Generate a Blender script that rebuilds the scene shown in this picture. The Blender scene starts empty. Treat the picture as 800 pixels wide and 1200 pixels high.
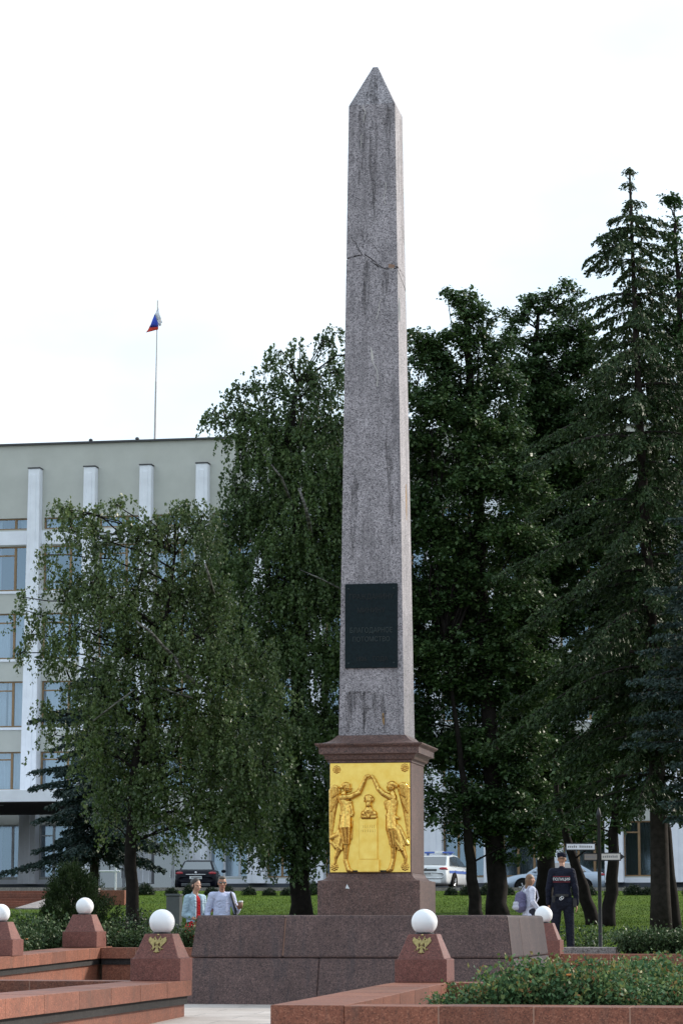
import bpy, bmesh, math, random
import numpy as np
from mathutils import Vector, Matrix
R = math.radians
sc = bpy.context.scene
COL = sc.collection
rnd = random.Random(7)

# ------------------------------------------------------------------ camera
F, CX, CY, HOR, EYE = 3200.0, 400.0, 600.0, 1080.0, 1.08
TH = math.atan((HOR - CY) / F)
cT, sT = math.cos(TH), math.sin(TH)
cam = bpy.data.cameras.new('camera')
cam.sensor_fit = 'VERTICAL'; cam.sensor_height = 36.0; cam.sensor_width = 24.0
cam.lens = F / 1200 * 36
cam.clip_start = 0.5; cam.clip_end = 5000
co = bpy.data.objects.new('camera', cam); COL.objects.link(co)
co.location = (0, 0, EYE); co.rotation_euler = (R(90) + TH, 0, 0)
sc.camera = co

def zpx(py, Y):
    t = (CY - py) / F
    return EYE + Y * (sT + t * cT) / (cT - t * sT)
def at(px, py, Y):
    z = zpx(py, Y); d = Y * cT + (z - EYE) * sT
    return Vector(((px - CX) / F * d, Y, z))
def onz(px, py, z):
    t = (CY - py) / F
    Y = (z - EYE) * (cT - t * sT) / (sT + t * cT)
    return at(px, py, Y)
def gz(Y):
    P = [(-3000, -.6), (0, -.42), (36.4, 0), (49, .146), (50, .2), (105, 2.25), (3000, 2.25)]
    for (a, b), (c, d) in zip(P, P[1:]):
        if Y <= c: return b + (d - b) * (Y - a) / (c - a)
    return 2.25

AZ = R(10.5); cA, sA = math.cos(AZ), math.sin(AZ)
MX, MY = .50, 38.5
def L(u, v, z=0): return Vector((MX + u * cA + v * sA, MY - u * sA + v * cA, z))
UD = Vector((cA, -sA, 0)); VD = Vector((sA, cA, 0))

# ------------------------------------------------------------------ materials
MATS = {}
def srgb(r, g, b):
    f = lambda c: (c / 255 / 12.92) if c / 255 <= .04045 else ((c / 255 + .055) / 1.055) ** 2.4
    return (f(r), f(g), f(b), 1)
class NT:
    def __init__(s, name):
        s.m = bpy.data.materials.new(name); s.m.use_nodes = True
        s.t = s.m.node_tree; s.N = s.t.nodes; s.b = s.N['Principled BSDF']
    def n(s, ty, **kw):
        nd = s.N.new(ty)
        for k, v in kw.items():
            if k in nd.inputs.keys(): nd.inputs[k].default_value = v
            else: setattr(nd, k, v)
        return nd
    def l(s, a, b): s.t.links.new(a, b)
    def coord(s, scale=(1, 1, 1), kind='Object'):
        tc = s.n('ShaderNodeTexCoord'); mp = s.n('ShaderNodeMapping'); mp.inputs['Scale'].default_value = scale
        s.l(tc.outputs[kind], mp.inputs['Vector']); return mp.outputs['Vector']
    def noise(s, vec, scale, detail=4, rough=.6):
        nd = s.n('ShaderNodeTexNoise', Scale=scale, Detail=detail, Roughness=rough); s.l(vec, nd.inputs['Vector']); return nd.outputs['Fac']
    def ramp(s, fac, stops, interp='LINEAR'):
        nd = s.n('ShaderNodeValToRGB'); cr = nd.color_ramp; cr.interpolation = interp
        while len(cr.elements) < len(stops): cr.elements.new(.5)
        for e, (p, c) in zip(cr.elements, stops):
            e.position = p; e.color = c if len(c) == 4 else (*c, 1)
        s.l(fac, nd.inputs['Fac']); return nd.outputs['Color']
    def mix(s, fac, a, b, mode='MIX'):
        nd = s.n('ShaderNodeMix', data_type='RGBA', blend_type=mode)
        for sock, v in ((nd.inputs[0], fac), (nd.inputs[6], a), (nd.inputs[7], b)):
            if hasattr(v, 'is_linked'): s.l(v, sock)
            else: sock.default_value = v
        return nd.outputs[2]
    def bump(s, h, strength=.3, dist=.01):
        nd = s.n('ShaderNodeBump', Strength=strength, Distance=dist); s.l(h, nd.inputs['Height']); s.l(nd.outputs['Normal'], s.b.inputs['Normal'])
    def base(s, c):
        if hasattr(c, 'is_linked'): s.l(c, s.b.inputs['Base Color'])
        else: s.b.inputs['Base Color'].default_value = c
    def rough(s, v): s.b.inputs['Roughness'].default_value = v

def plain(name, col, rough=.6, metal=0, var=.12, nscale=6, coat=0):
    m = NT(name); v = m.coord(); f = m.noise(v, nscale, 5)
    c = Vector(col[:3]); m.base(m.ramp(f, [(.3, tuple(c * (1 - var))), (.7, tuple(c * (1 + var)))]))
    m.rough(rough); m.b.inputs['Metallic'].default_value = metal
    if rough >= .8: m.b.inputs['Specular IOR Level'].default_value = .12
    if coat: m.b.inputs['Coat Weight'].default_value = coat; m.b.inputs['Coat Roughness'].default_value = .06
    MATS[name] = m.m; return m.m

def granite(name, base, dark, light, grain=70, rough=.55, stain=None, streak=0.0, big=.25):
    m = NT(name); v = m.coord()
    vo = m.n('ShaderNodeTexVoronoi', Scale=grain); m.l(v, vo.inputs['Vector'])
    sep = m.n('ShaderNodeSeparateColor'); m.l(vo.outputs['Color'], sep.inputs[0])
    sp = m.ramp(sep.outputs[0], [(0, dark), (.16, dark), (.3, base), (.72, base), (.9, light), (1, light)])
    n2 = m.noise(v, 2.3, 5); g = (1 - big)
    sp = m.mix(1, sp, m.ramp(n2, [(.3, (g, g, g)), (.7, (1.12, 1.12, 1.12))]), 'MULTIPLY')
    n4 = m.noise(v, 22, 3); sp = m.mix(1, sp, m.ramp(n4, [(.3, (.82, .82, .82)), (.7, (1.12, 1.1, 1.1))]), 'MULTIPLY')
    gi = m.n('ShaderNodeNewGeometry'); sp = m.mix(1, sp, m.ramp(gi.outputs['Random Per Island'], [(0, (.80, .80, .82)), (1, (1.16, 1.14, 1.12))]), 'MULTIPLY')
    if streak:
        n3 = m.noise(m.coord((9, 9, .55)), 1.0, 6, .65)
        k = m.ramp(n3, [(.52, (0, 0, 0)), (.68, (1, 1, 1))])
        sp = m.mix(k, sp, m.mix(streak, sp, stain))
    m.base(sp); m.rough(rough); m.b.inputs['Specular IOR Level'].default_value = .3; m.bump(n4, .25, .004)
    MATS[name] = m.m; return m.m

granite('shaft_granite', (.285, .275, .295), (.112, .106, .118), (.42, .408, .43), 80, .6, (.095, .09, .098, 1), .6, .28)
granite('plinth_granite', (.098, .064, .060), (.052, .036, .037), (.15, .10, .09), 80, .6, (.045, .04, .045, 1), .5, .25)
granite('pedestal_granite', (.122, .072, .062), (.065, .042, .038), (.18, .115, .098), 80, .55, (.07, .055, .055, 1), .35, .2)
granite('red_granite', (.215, .078, .047), (.135, .050, .032), (.29, .122, .076), 90, .55, (.12, .07, .055, 1), .45, .22)
granite('lamp_granite', (.155, .059, .048), (.098, .040, .034), (.21, .090, .072), 90, .5, (.11, .065, .055, 1), .25, .15)
granite('grey_granite', (.018, .017, .018), (.010, .010, .010), (.03, .028, .028), 60, .8, (.03, .03, .03, 1), .4, .3)
granite('step_granite', (.26, .23, .22), (.13, .115, .11), (.36, .33, .32), 60, .55, (.13, .11, .1, 1), .4, .25)
plain('joint', (.30, .18, .135), .8)
m = NT('stain_film'); v = m.coord((24, 24, 2.6)); f = m.noise(v, 1.0, 6, .7)
m.base((.035, .032, .034, 1)); m.rough(.8); tr = m.n('ShaderNodeBsdfTransparent'); mx = m.n('ShaderNodeMixShader')
al = m.ramp(f, [(.40, (0, 0, 0)), (.70, (.62, .62, .62))]); m.l(al, mx.inputs[0]); m.l(tr.outputs[0], mx.inputs[1]); m.l(m.b.outputs[0], mx.inputs[2]); m.l(mx.outputs[0], m.N['Material Output'].inputs['Surface']); MATS['stain_film'] = m.m
plain('dark_crack', (.025, .023, .025), .9)
plain('lime_streak', (.46, .45, .43), .85)
plain('rust_stain', (.30, .19, .09), .85)
plain('rust_chip', (.24, .16, .12), .85)
plain('plaque_bronze', (.008, .015, .018), .75, 0, .3, 30); MATS['plaque_bronze'].node_tree.nodes['Principled BSDF'].inputs['Specular IOR Level'].default_value = .12
plain('plaque_letter', (.007, .011, .012), .7, .2, .2, 30)
plain('plaque_worn', (.020, .032, .033), .7, .1, .5, 30)
m = NT('gold'); v = m.coord(); f = m.noise(v, 9, 5); f2 = m.noise(v, 45, 3)
m.base(m.ramp(f, [(.3, (.88, .58, .12)), (.7, (.96, .70, .19))])); m.b.inputs['Metallic'].default_value = 1; m.rough(.36); m.bump(f2, .12, .01); MATS['gold'] = m.m
m = NT('gold_worn'); v = m.coord(); f = m.noise(v, 30, 4)
m.base(m.ramp(f, [(.32, (.46, .24, .05)), (.66, (.88, .58, .15))])); m.b.inputs['Metallic'].default_value = 1; m.rough(.20); m.bump(f, .04, .006); MATS['gold_worn'] = m.m
plain('emblem_gold', (.34, .27, .11), .45, .6, .35, 40)
m = NT('opal_glass'); m.base((.82, .83, .85, 1)); m.rough(.18); m.b.inputs['Subsurface Weight'].default_value = .0; MATS['opal_glass'] = m.m

# paving
m = NT('paving'); v = m.coord(kind='Object')
br = m.n('ShaderNodeTexBrick', Scale=1.0); br.offset = .5
br.inputs['Brick Width'].default_value = 1.2; br.inputs['Row Height'].default_value = .6
br.inputs['Mortar Size'].default_value = .008; br.inputs['Color1'].default_value = (.56, .50, .46, 1); br.inputs['Color2'].default_value = (.49, .435, .40, 1); br.inputs['Mortar'].default_value = (.22, .20, .19, 1)
mp = m.n('ShaderNodeMapping'); mp.inputs['Rotation'].default_value = (0, 0, AZ); m.l(v, mp.inputs['Vector']); m.l(mp.outputs[0], br.inputs['Vector'])
f = m.noise(v, 1.1, 6); f2 = m.noise(v, 40, 3)
c = m.mix(1, br.outputs['Color'], m.ramp(f, [(.3, (.72, .70, .67)), (.65, (1.08, 1.08, 1.08))]), 'MULTIPLY')
m.base(m.mix(1, c, m.ramp(f2, [(.3, (.85, .85, .85)), (.7, (1.08, 1.08, 1.08))]), 'MULTIPLY')); m.rough(.75); m.bump(f2, .2, .005); MATS['paving'] = m.m
# grass
m = NT('grass'); v = m.coord(); f = m.noise(v, .6, 6); f2 = m.noise(m.coord((30, 6, 30)), 1, 3); f3 = m.noise(v, 9, 4)
c = m.ramp(f, [(.3, (.040, .080, .006)), (.7, (.080, .130, .008))])
c = m.mix(1, c, m.ramp(f2, [(.3, (.55, .6, .5)), (.7, (1.3, 1.3, 1.2))]), 'MULTIPLY')
c = m.mix(m.ramp(f3, [(.70, (0, 0, 0)), (.78, (.5, .5, .5))]), c, (.22, .17, .06, 1))
m.base(c); m.rough(.9); m.b.inputs['Specular IOR Level'].default_value = .1; m.bump(f2, .6, .05); MATS['grass'] = m.m
m = NT('blade'); g = m.n('ShaderNodeNewGeometry'); m.base(m.ramp(g.outputs['Random Per Island'], [(0, (.038, .078, .006)), (.85, (.072, .118, .009)), (1, (.12, .11, .02))])); m.rough(.8); m.b.inputs['Specular IOR Level'].default_value = .08; MATS['blade'] = m.m
plain('asphalt', (.055, .055, .058), .85, 0, .2, 3)
plain('ground_soil', (.10, .085, .06), .9, 0, .3, 1)
plain('soil', (.05, .038, .028), .95, 0, .4, 10)
plain('bark_dark', (.013, .0105, .0095), .9, 0, .45, 7)
plain('bark_spruce', (.028, .023, .021), .9, 0, .4, 9)
m = NT('bark_birch'); v = m.coord((3, 3, 14)); f = m.noise(v, 1.4, 4); m.base(m.ramp(f, [(.42, (.03, .027, .025)), (.55, (.17, .16, .15))])); m.rough(.8); MATS['bark_birch'] = m.m

def leafmat(name, cols, rough=.5, trans=.18, scale=.5, spec=.22):
    m = NT(name); g = m.n('ShaderNodeNewGeometry')
    stops = [(i / (len(cols) - 1), c) for i, c in enumerate(cols)]
    c = m.ramp(g.outputs['Random Per Island'], stops)
    f = m.noise(m.coord(), scale, 3)
    c = m.mix(1, c, m.ramp(f, [(.35, (.72, .76, .75)), (.65, (1.25, 1.2, 1.1))]), 'MULTIPLY')
    m.base(c); m.rough(rough); m.b.inputs['Specular IOR Level'].default_value = spec
    tr = m.n('ShaderNodeBsdfTranslucent'); m.l(c, tr.inputs['Color'])
    mx = m.n('ShaderNodeMixShader'); mx.inputs[0].default_value = trans
    m.l(m.b.outputs[0], mx.inputs[1]); m.l(tr.outputs[0], mx.inputs[2])
    m.l(mx.outputs[0], m.N['Material Output'].inputs['Surface'])
    MATS[name] = m.m
leafmat('leaf_birch', [(.046, .080, .027), (.070, .112, .037), (.096, .145, .050), (.145, .185, .072)], .42, .24, .45, .4)
leafmat('leaf_birch_dark', [(.034, .066, .022), (.050, .092, .030), (.072, .120, .040), (.10, .148, .052)], .45, .22, .45, .35)
leafmat('leaf_lime', [(.022, .050, .017), (.036, .074, .025), (.052, .100, .034), (.084, .132, .048)], .45, .2, .45, .35)
leafmat('leaf_spruce', [(.014, .032, .012), (.023, .047, .017), (.036, .064, .023), (.053, .084, .032)], .55, .1)
leafmat('leaf_larch', [(.024, .056, .020), (.040, .084, .030), (.058, .11, .04)], .5, .15)
leafmat('leaf_blue_spruce', [(.016, .030, .028), (.026, .048, .046), (.044, .075, .072), (.065, .098, .092)], .55, .08)
leafmat('leaf_thuja', [(.014, .028, .010), (.024, .042, .014), (.036, .058, .02)], .6, .1, 2, .15)
leafmat('leaf_rose', [(.036, .085, .036), (.052, .118, .050), (.075, .155, .068), (.095, .19, .08), (.13, .22, .095), (.20, .25, .09)], .5, .15, 1.5, .2)
leafmat('leaf_young', [(.10, .18, .06), (.18, .25, .08), (.26, .26, .08), (.26, .10, .05), (.13, .20, .07)], .5, .2, 1.5, .2)
leafmat('leaf_hedge', [(.028, .056, .022), (.044, .08, .032), (.066, .108, .044), (.10, .14, .065)], .5, .12, 1.5, .18)
leafmat('leaf_box', [(.012, .024, .012), (.02, .036, .017), (.03, .05, .024)], .5, .05, 2)
plain('petal', (.5, .12, .06), .6, 0, .3, 30)
plain('petal_orange', (.55, .2, .05), .6, 0, .3, 30)

# building
plain('wall_white', (.78, .80, .85), .75, 0, .07, 1.5)
plain('wall_beige', (.50, .505, .465), .8, 0, .05, 1.2)
plain('wall_dark', (.035, .042, .055), .5, 0, .2, 2)
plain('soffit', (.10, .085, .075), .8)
plain('roof_metal', (.05, .05, .055), .6)
plain('frame_wood', (.26, .16, .075), .5, 0, .2, 4)
plain('frame_white', (.6, .62, .65), .5)
plain('curtain', (.74, .76, .78), .9, 0, .08, 3)
plain('blind_dark', (.10, .10, .10), .8)
plain('room', (.05, .05, .05), .9)
m = NT('window_glass'); m.base((.50, .60, .70, 1)); m.rough(.05); m.b.inputs['Metallic'].default_value = 1
tr = m.n('ShaderNodeBsdfTransparent'); tr.inputs['Color'].default_value = (.72, .80, .86, 1); mx = m.n('ShaderNodeMixShader'); mx.inputs[0].default_value = .62
m.l(m.b.outputs[0], mx.inputs[1]); m.l(tr.outputs[0], mx.inputs[2]); m.l(mx.outputs[0], m.N['Material Output'].inputs['Surface']); MATS['window_glass'] = m.m
plain('black_metal', (.012, .013, .016), .45, .3)
plain('pole_metal', (.45, .43, .42), .5, .4)
plain('sign_white', (.62, .64, .68), .5)
plain('sign_cream', (.50, .48, .44), .5)
plain('sign_brown', (.20, .175, .15), .5)
plain('sign_ink', (.16, .16, .17), .6)
plain('bin_grey', (.065, .07, .075), .6)
plain('flag_white', (.72, .74, .8), .8); plain('flag_blue', (.05, .09, .48), .8); plain('flag_red', (.55, .06, .04), .8)
# cars
plain('paint_white', (.68, .70, .71), .25, 0, .03, 2, 1)
plain('paint_silver', (.36, .43, .52), .3, .5, .04, 2, 1)
plain('paint_dark', (.004, .0045, .010), .4, 0, .05, 2, .04)
plain('paint_blue', (.04, .10, .40), .3, 0, .05, 2, .6)
m = NT('car_glass'); m.base((.012, .014, .016, 1)); m.rough(.05); m.b.inputs['IOR'].default_value = 2.8; m.b.inputs['Specular IOR Level'].default_value = .5; MATS['car_glass'] = m.m
plain('tyre', (.012, .012, .012), .8); plain('rim', (.42, .43, .45), .35, .8); plain('arch', (.006, .006, .006), .9)
m = NT('tail_red'); m.base((.32, .012, .02, 1)); m.rough(.12); MATS['tail_red'] = m.m
MATS['paint_dark'].node_tree.nodes['Principled BSDF'].inputs['Specular IOR Level'].default_value = .15
plain('chrome', (.7, .7, .72), .15, 1, .02); plain('plate', (.62, .63, .63), .5); plain('plate_ink', (.08, .08, .09), .6)
plain('bumper_grey', (.06, .065, .07), .5)
# people
plain('skin', (.46, .25, .17), .55, 0, .1, 12); plain('skin_tan', (.36, .18, .12), .55, 0, .1, 12)
plain('hair_dark', (.02, .012, .009), .5, 0, .3, 40); plain('hair_brown', (.16, .085, .045), .5, 0, .35, 40); plain('hair_grey', (.10, .085, .07), .6, 0, .3, 40)
plain('uniform', (.012, .014, .026), .8, 0, .25, 15); plain('uniform_trousers', (.014, .016, .026), .8, 0, .25, 15)
plain('shirt_pale', (.50, .54, .72), .85, 0, .1, 10); plain('denim_pale', (.34, .46, .54), .85, 0, .15, 14); plain('top_red', (.42, .022, .028), .8, 0, .15, 10)
plain('white_cloth', (.60, .62, .74), .85, 0, .08, 10); plain('trousers_dark', (.03, .03, .04), .85); plain('shoe', (.015, .014, .014), .5)
plain('bag_dark', (.016, .017, .022), .6); plain('pack_violet', (.11, .10, .19), .7, 0, .2, 15); plain('pack_pale', (.42, .42, .5), .7)
plain('cup_white', (.72, .72, .72), .5); plain('cup_brown', (.20, .10, .06), .6); plain('leather', (.01, .01, .011), .4); plain('steel', (.65, .65, .66), .25, .9)
plain('text_white', (.75, .76, .78), .5); plain('text_red', (.28, .03, .04), .6); plain('lip', (.32, .08, .08), .5); plain('eye_dark', (.02, .015, .012), .3)
plain('litter_white', (.7, .71, .72), .7)

for nm in ('uniform', 'uniform_trousers', 'shirt_pale', 'denim_pale', 'top_red', 'white_cloth', 'pack_violet', 'hair_dark', 'hair_brown', 'hair_grey'):
    t_ = MATS[nm].node_tree; b_ = t_.nodes['Principled BSDF']; tc_ = t_.nodes.new('ShaderNodeTexCoord'); mp_ = t_.nodes.new('ShaderNodeMapping'); hr_ = nm.startswith('hair')
    mp_.inputs['Scale'].default_value = (60, 60, 12) if hr_ else (9, 9, 16); mp_.inputs['Rotation'].default_value = (0, 0 if hr_ else .6, 0)
    n_ = t_.nodes.new('ShaderNodeTexNoise'); n_.inputs['Scale'].default_value = 1; n_.inputs['Detail'].default_value = 3; n_.inputs['Distortion'].default_value = 1.2
    bp_ = t_.nodes.new('ShaderNodeBump'); bp_.inputs['Strength'].default_value = .9; bp_.inputs['Distance'].default_value = .006 if hr_ else .035
    for a_, c_ in ((tc_.outputs['Object'], mp_.inputs['Vector']), (mp_.outputs[0], n_.inputs['Vector']), (n_.outputs['Fac'], bp_.inputs['Height']), (bp_.outputs[0], b_.inputs['Normal'])): t_.links.new(a_, c_)
# ------------------------------------------------------------------ object helpers
def tag(o, label=None, cat=None, group=None, kind=None):
    if label: o['label'] = label
    if cat: o['category'] = cat
    if group: o['group'] = group
    if kind: o['kind'] = kind
    return o
def empty(name, loc=(0, 0, 0), rz=0, label=None, cat=None, group=None):
    o = bpy.data.objects.new(name, None); COL.objects.link(o)
    o.location = loc; o.rotation_euler = (0, 0, rz); o.empty_display_size = .2
    return tag(o, label, cat, group)
def link_mesh(name, me, mats, parent=None):
    o = bpy.data.objects.new(name, me); COL.objects.link(o)
    if not isinstance(mats, (list, tuple)): mats = [mats]
    if not me.materials:
        for k in mats: me.materials.append(MATS[k])
    if parent: o.parent = parent
    return o
def copy_tree(o, parent=None):
    c = o.copy(); COL.objects.link(c)
    if parent: c.parent = parent
    for ch in list(o.children): copy_tree(ch, c)
    return c

class MB:
    def __init__(s): s.v = []; s.f = []; s.m = []
    def add(s, vs, fs, mi=0):
        b = len(s.v); s.v += [tuple(p) for p in vs]
        for f in fs: s.f.append(tuple(i + b for i in f)); s.m.append(mi)
        return s
    def hexa(s, p, mi=0):   # p: 4 bottom ccw, 4 top ccw
        return s.add(p, [(3, 2, 1, 0), (4, 5, 6, 7), (0, 1, 5, 4), (1, 2, 6, 5), (2, 3, 7, 6), (3, 0, 4, 7)], mi)
    def box(s, x0, x1, y0, y1, z0, z1, mi=0):
        return s.hexa([(x0, y0, z0), (x1, y0, z0), (x1, y1, z0), (x0, y1, z0), (x0, y0, z1), (x1, y0, z1), (x1, y1, z1), (x0, y1, z1)], mi)
    def frustum(s, b, zb, t, zt, mi=0, off=(0, 0)):
        bx, by = b if isinstance(b, tuple) else (b, b); tx, ty = t if isinstance(t, tuple) else (t, t); ox, oy = off
        return s.hexa([(-bx, -by, zb), (bx, -by, zb), (bx, by, zb), (-bx, by, zb), (ox - tx, oy - ty, zt), (ox + tx, oy - ty, zt), (ox + tx, oy + ty, zt), (ox - tx, oy + ty, zt)], mi)
    def sqprofile(s, prof, mi=0):   # prof: list of (half, z)
        vs = []; fs = []
        for h, z in prof: vs += [(-h, -h, z), (h, -h, z), (h, h, z), (-h, h, z)]
        for i in range(len(prof) - 1):
            for k in range(4): a = i * 4 + k; b = i * 4 + (k + 1) % 4; fs.append((a, b, b + 4, a + 4))
        fs.append((3, 2, 1, 0)); n = (len(prof) - 1) * 4; fs.append((n, n + 1, n + 2, n + 3))
        return s.add(vs, fs, mi)
    def tube(s, pts, rad, n=8, mi=0, cap=True):
        pts = [Vector(p) for p in pts]; b = len(s.v); up = None
        for i, p in enumerate(pts):
            d = (pts[min(i + 1, len(pts) - 1)] - pts[max(i - 1, 0)])
            d = d.normalized() if d.length > 1e-9 else Vector((0, 0, 1))
            if up is None: up = d.orthogonal().normalized()
            up = (up - d * up.dot(d));  up = up.normalized() if up.length > 1e-6 else d.orthogonal().normalized()
            w = d.cross(up); r = rad[i] if hasattr(rad, '__len__') else rad
            for k in range(n):
                a = 2 * math.pi * k / n; s.v.append(tuple(p + up * (math.cos(a) * r) + w * (math.sin(a) * r)))
        for i in range(len(pts) - 1):
            for k in range(n):
                a = b + i * n + k; c = b + i * n + (k + 1) % n
                s.f.append((a, c, c + n, a + n)); s.m.append(mi)
        if cap:
            s.f.append(tuple(b + k for k in reversed(range(n)))); s.m.append(mi)
            e = b + (len(pts) - 1) * n; s.f.append(tuple(e + k for k in range(n))); s.m.append(mi)
        return s
    def lathe(s, prof, n=24, c=(0, 0, 0), mi=0, axis='z'):
        b = len(s.v)
        for r, z in prof:
            for k in range(n):
                a = 2 * math.pi * k / n; x, y = r * math.cos(a), r * math.sin(a)
                p = (x, y, z) if axis == 'z' else ((x, z, y) if axis == 'y' else (z, x, y))
                s.v.append((p[0] + c[0], p[1] + c[1], p[2] + c[2]))
        for i in range(len(prof) - 1):
            for k in range(n):
                a = b + i * n + k; d = b + i * n + (k + 1) % n; s.f.append((a, d, d + n, a + n)); s.m.append(mi)
        s.f.append(tuple(b + k for k in reversed(range(n)))); s.m.append(mi)
        e = b + (len(prof) - 1) * n; s.f.append(tuple(e + k for k in range(n))); s.m.append(mi)
        return s
    def ell(s, c, r, n=12, mi=0):
        rx, ry, rz = r if hasattr(r, '__len__') else (r, r, r); b = len(s.v); m_ = n // 2 + 1
        for i in range(1, m_):
            th = math.pi * i / m_
            for k in range(n):
                a = 2 * math.pi * k / n
                s.v.append((c[0] + rx * math.sin(th) * math.cos(a), c[1] + ry * math.sin(th) * math.sin(a), c[2] - rz * math.cos(th)))
        for i in range(m_ - 2):
            for k in range(n):
                p = b + i * n + k; q = b + i * n + (k + 1) % n; s.f.append((p, q, q + n, p + n)); s.m.append(mi)
        s.v.append((c[0], c[1], c[2] - rz)); lo = len(s.v) - 1; s.v.append((c[0], c[1], c[2] + rz)); hi = len(s.v) - 1
        e = b + (m_ - 2) * n
        for k in range(n):
            s.f.append((b + (k + 1) % n, b + k, lo)); s.m.append(mi); s.f.append((e + k, e + (k + 1) % n, hi)); s.m.append(mi)
        return s
    def cap(s, p0, r0, p1, r1, n=10):    # tapered capsule, closed
        p0, p1 = Vector(p0), Vector(p1); d = (p1 - p0)
        if d.length < 1e-6: return s.ell(p0, r0)
        d.normalize(); pts = []; rr = []
        for k in (.98, .75, .4): pts.append(p0 - d * r0 * k); rr.append(r0 * math.sqrt(1 - k * k))
        pts.append(p0); rr.append(r0); pts.append(p1); rr.append(r1)
        for k in (.4, .75, .98): pts.append(p1 + d * r1 * k); rr.append(r1 * math.sqrt(1 - k * k))
        return s.tube(pts, rr, n)
    def mesh(s, name, mats, smooth=False, bevel=0, seg=1):
        me = bpy.data.meshes.new(name); me.from_pydata(s.v, [], s.f)
        for k in (mats if isinstance(mats, (list, tuple)) else [mats]): me.materials.append(MATS[k])
        me.polygons.foreach_set('material_index', s.m)
        if bevel:
            bm = bmesh.new(); bm.from_mesh(me); bmesh.ops.recalc_face_normals(bm, faces=bm.faces)
            ed = [e for e in bm.edges if len(e.link_faces) == 2 and e.calc_face_angle(0) > .3]
            bmesh.ops.bevel(bm, geom=ed, offset=bevel, offset_type='OFFSET', segments=seg, profile=.5, affect='EDGES', clamp_overlap=True)
            bm.to_mesh(me); bm.free()
        if smooth: me.polygons.foreach_set('use_smooth', [True] * len(me.polygons))
        me.update(); return me
    def build(s, name, mats, parent=None, **kw): return link_mesh(name, s.mesh(name, mats, **kw), mats, parent)

def remeshed(mb, name, mat, parent=None, voxel=.012, smooth=4, yscale=None, n_sub=0):
    me = mb.mesh(name + '_raw', mat)
    o = bpy.data.objects.new('tmp', me); COL.objects.link(o)
    r = o.modifiers.new('r', 'REMESH'); r.mode = 'VOXEL'; r.voxel_size = voxel
    if smooth:
        sm = o.modifiers.new('s', 'SMOOTH'); sm.iterations = smooth; sm.factor = .5
    dg = bpy.context.evaluated_depsgraph_get()
    me2 = bpy.data.meshes.new_from_object(o.evaluated_get(dg)); me2.name = name
    bpy.data.objects.remove(o); bpy.data.meshes.remove(me)
    me2.materials.clear(); me2.materials.append(MATS[mat])
    me2.polygons.foreach_set('use_smooth', [True] * len(me2.polygons))
    return link_mesh(name, me2, mat, parent)

def text(body, size, name, mat, parent, loc, extrude=.004, rot=(R(90), 0, 0), sx=1.0):
    cu = bpy.data.curves.new('t', 'FONT'); cu.body = body; cu.size = size; cu.extrude = extrude; cu.align_x = 'CENTER'; cu.align_y = 'CENTER'
    o = bpy.data.objects.new('tmp', cu); COL.objects.link(o)
    dg = bpy.context.evaluated_depsgraph_get(); me = bpy.data.meshes.new_from_object(o.evaluated_get(dg))
    bpy.data.objects.remove(o); me.materials.clear()
    o = link_mesh(name, me, mat, parent); o.location = loc; o.rotation_euler = rot; o.scale = (sx, 1, 1); return o

# ------------------------------------------------------------------ ground
def sheet(name, mat, x0, x1, ys, dz, kind='structure', nx=2):
    mb = MB(); xs = [x0 + (x1 - x0) * i / (nx - 1) for i in range(nx)]
    vs = [(x, y, gz(y) + dz) for y in ys for x in xs]
    fs = [(j * nx + i, j * nx + i + 1, (j + 1) * nx + i + 1, (j + 1) * nx + i) for j in range(len(ys) - 1) for i in range(nx - 1)]
    o = mb.add(vs, fs).build(name, mat); o['kind'] = kind; return o
sheet('ground', 'ground_soil', -2500, 2500, [-2500, 0, 36.4, 49, 50, 105, 2500], -.02)
sheet('plaza', 'paving', -60, 60, [-40, 0, 36.4, 49], 0)
sheet('lawn', 'grass', -90, 90, [49, 50, 60, 70, 80, 90, 104.5], 0)
sheet('road', 'asphalt', -120, 120, [104.8, 105, 160], 0)
mb = MB(); mb.box(-120, 120, 104.5, 104.8, 2.0, 2.36); kb = mb.build('road_kerb', 'step_granite'); kb['kind'] = 'structure'
# raised terrace on the right, behind the far wall
mb = MB()
p = [L(1.2, 8.0), L(40, 8.0), L(40, 12.3), L(1.2, 12.3)]
mb.hexa([(q.x, q.y, -.3) for q in p] + [(q.x, q.y, .50) for q in p]); t = mb.build('terrace', 'step_granite'); t['kind'] = 'structure'

# ------------------------------------------------------------------ monument
mon = empty('obelisk_monument', L(0, 0, 0), -AZ, 'tall cracked grey granite obelisk on a stepped plinth with a golden relief', 'monument')
# plinth: lower and upper course of blocks
def course(h0, h1, z0, z1, nblk, gap=.006, cham=0.0):
    mb = MB()
    inner = .02
    mb.frustum(h0 - inner, z0, h1 - inner, z1 - .012, 1)
    for side in range(4):
        M = Matrix.Rotation(side * math.pi / 2, 3, 'Z')
        for a, b in zip(nblk, nblk[1:]):
            a0, b0 = -h0 + 2 * h0 * a, -h0 + 2 * h0 * b; a1, b1 = -h1 + 2 * h1 * a, -h1 + 2 * h1 * b
            ga = 0 if a == 0 else gap / 2; gb = 0 if b == 1 else gap / 2
            t = .32
            # mitred at corners
            def q(x, h, y): return x if abs(x) < h - 1e-6 else math.copysign(h - y, x)
            P = [(a0 + ga, -h0, z0), (b0 - gb, -h0, z0), (q(b0, h0, t) - gb, -h0 + t, z0), (q(a0, h0, t) + ga, -h0 + t, z0),
                 (a1 + ga, -h1, z1), (b1 - gb, -h1, z1), (q(b1, h1, t) - gb, -h1 + t, z1), (q(a1, h1, t) + ga, -h1 + t, z1)]
            mb.hexa([M @ Vector(v) for v in P], 0)
    return mb
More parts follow.
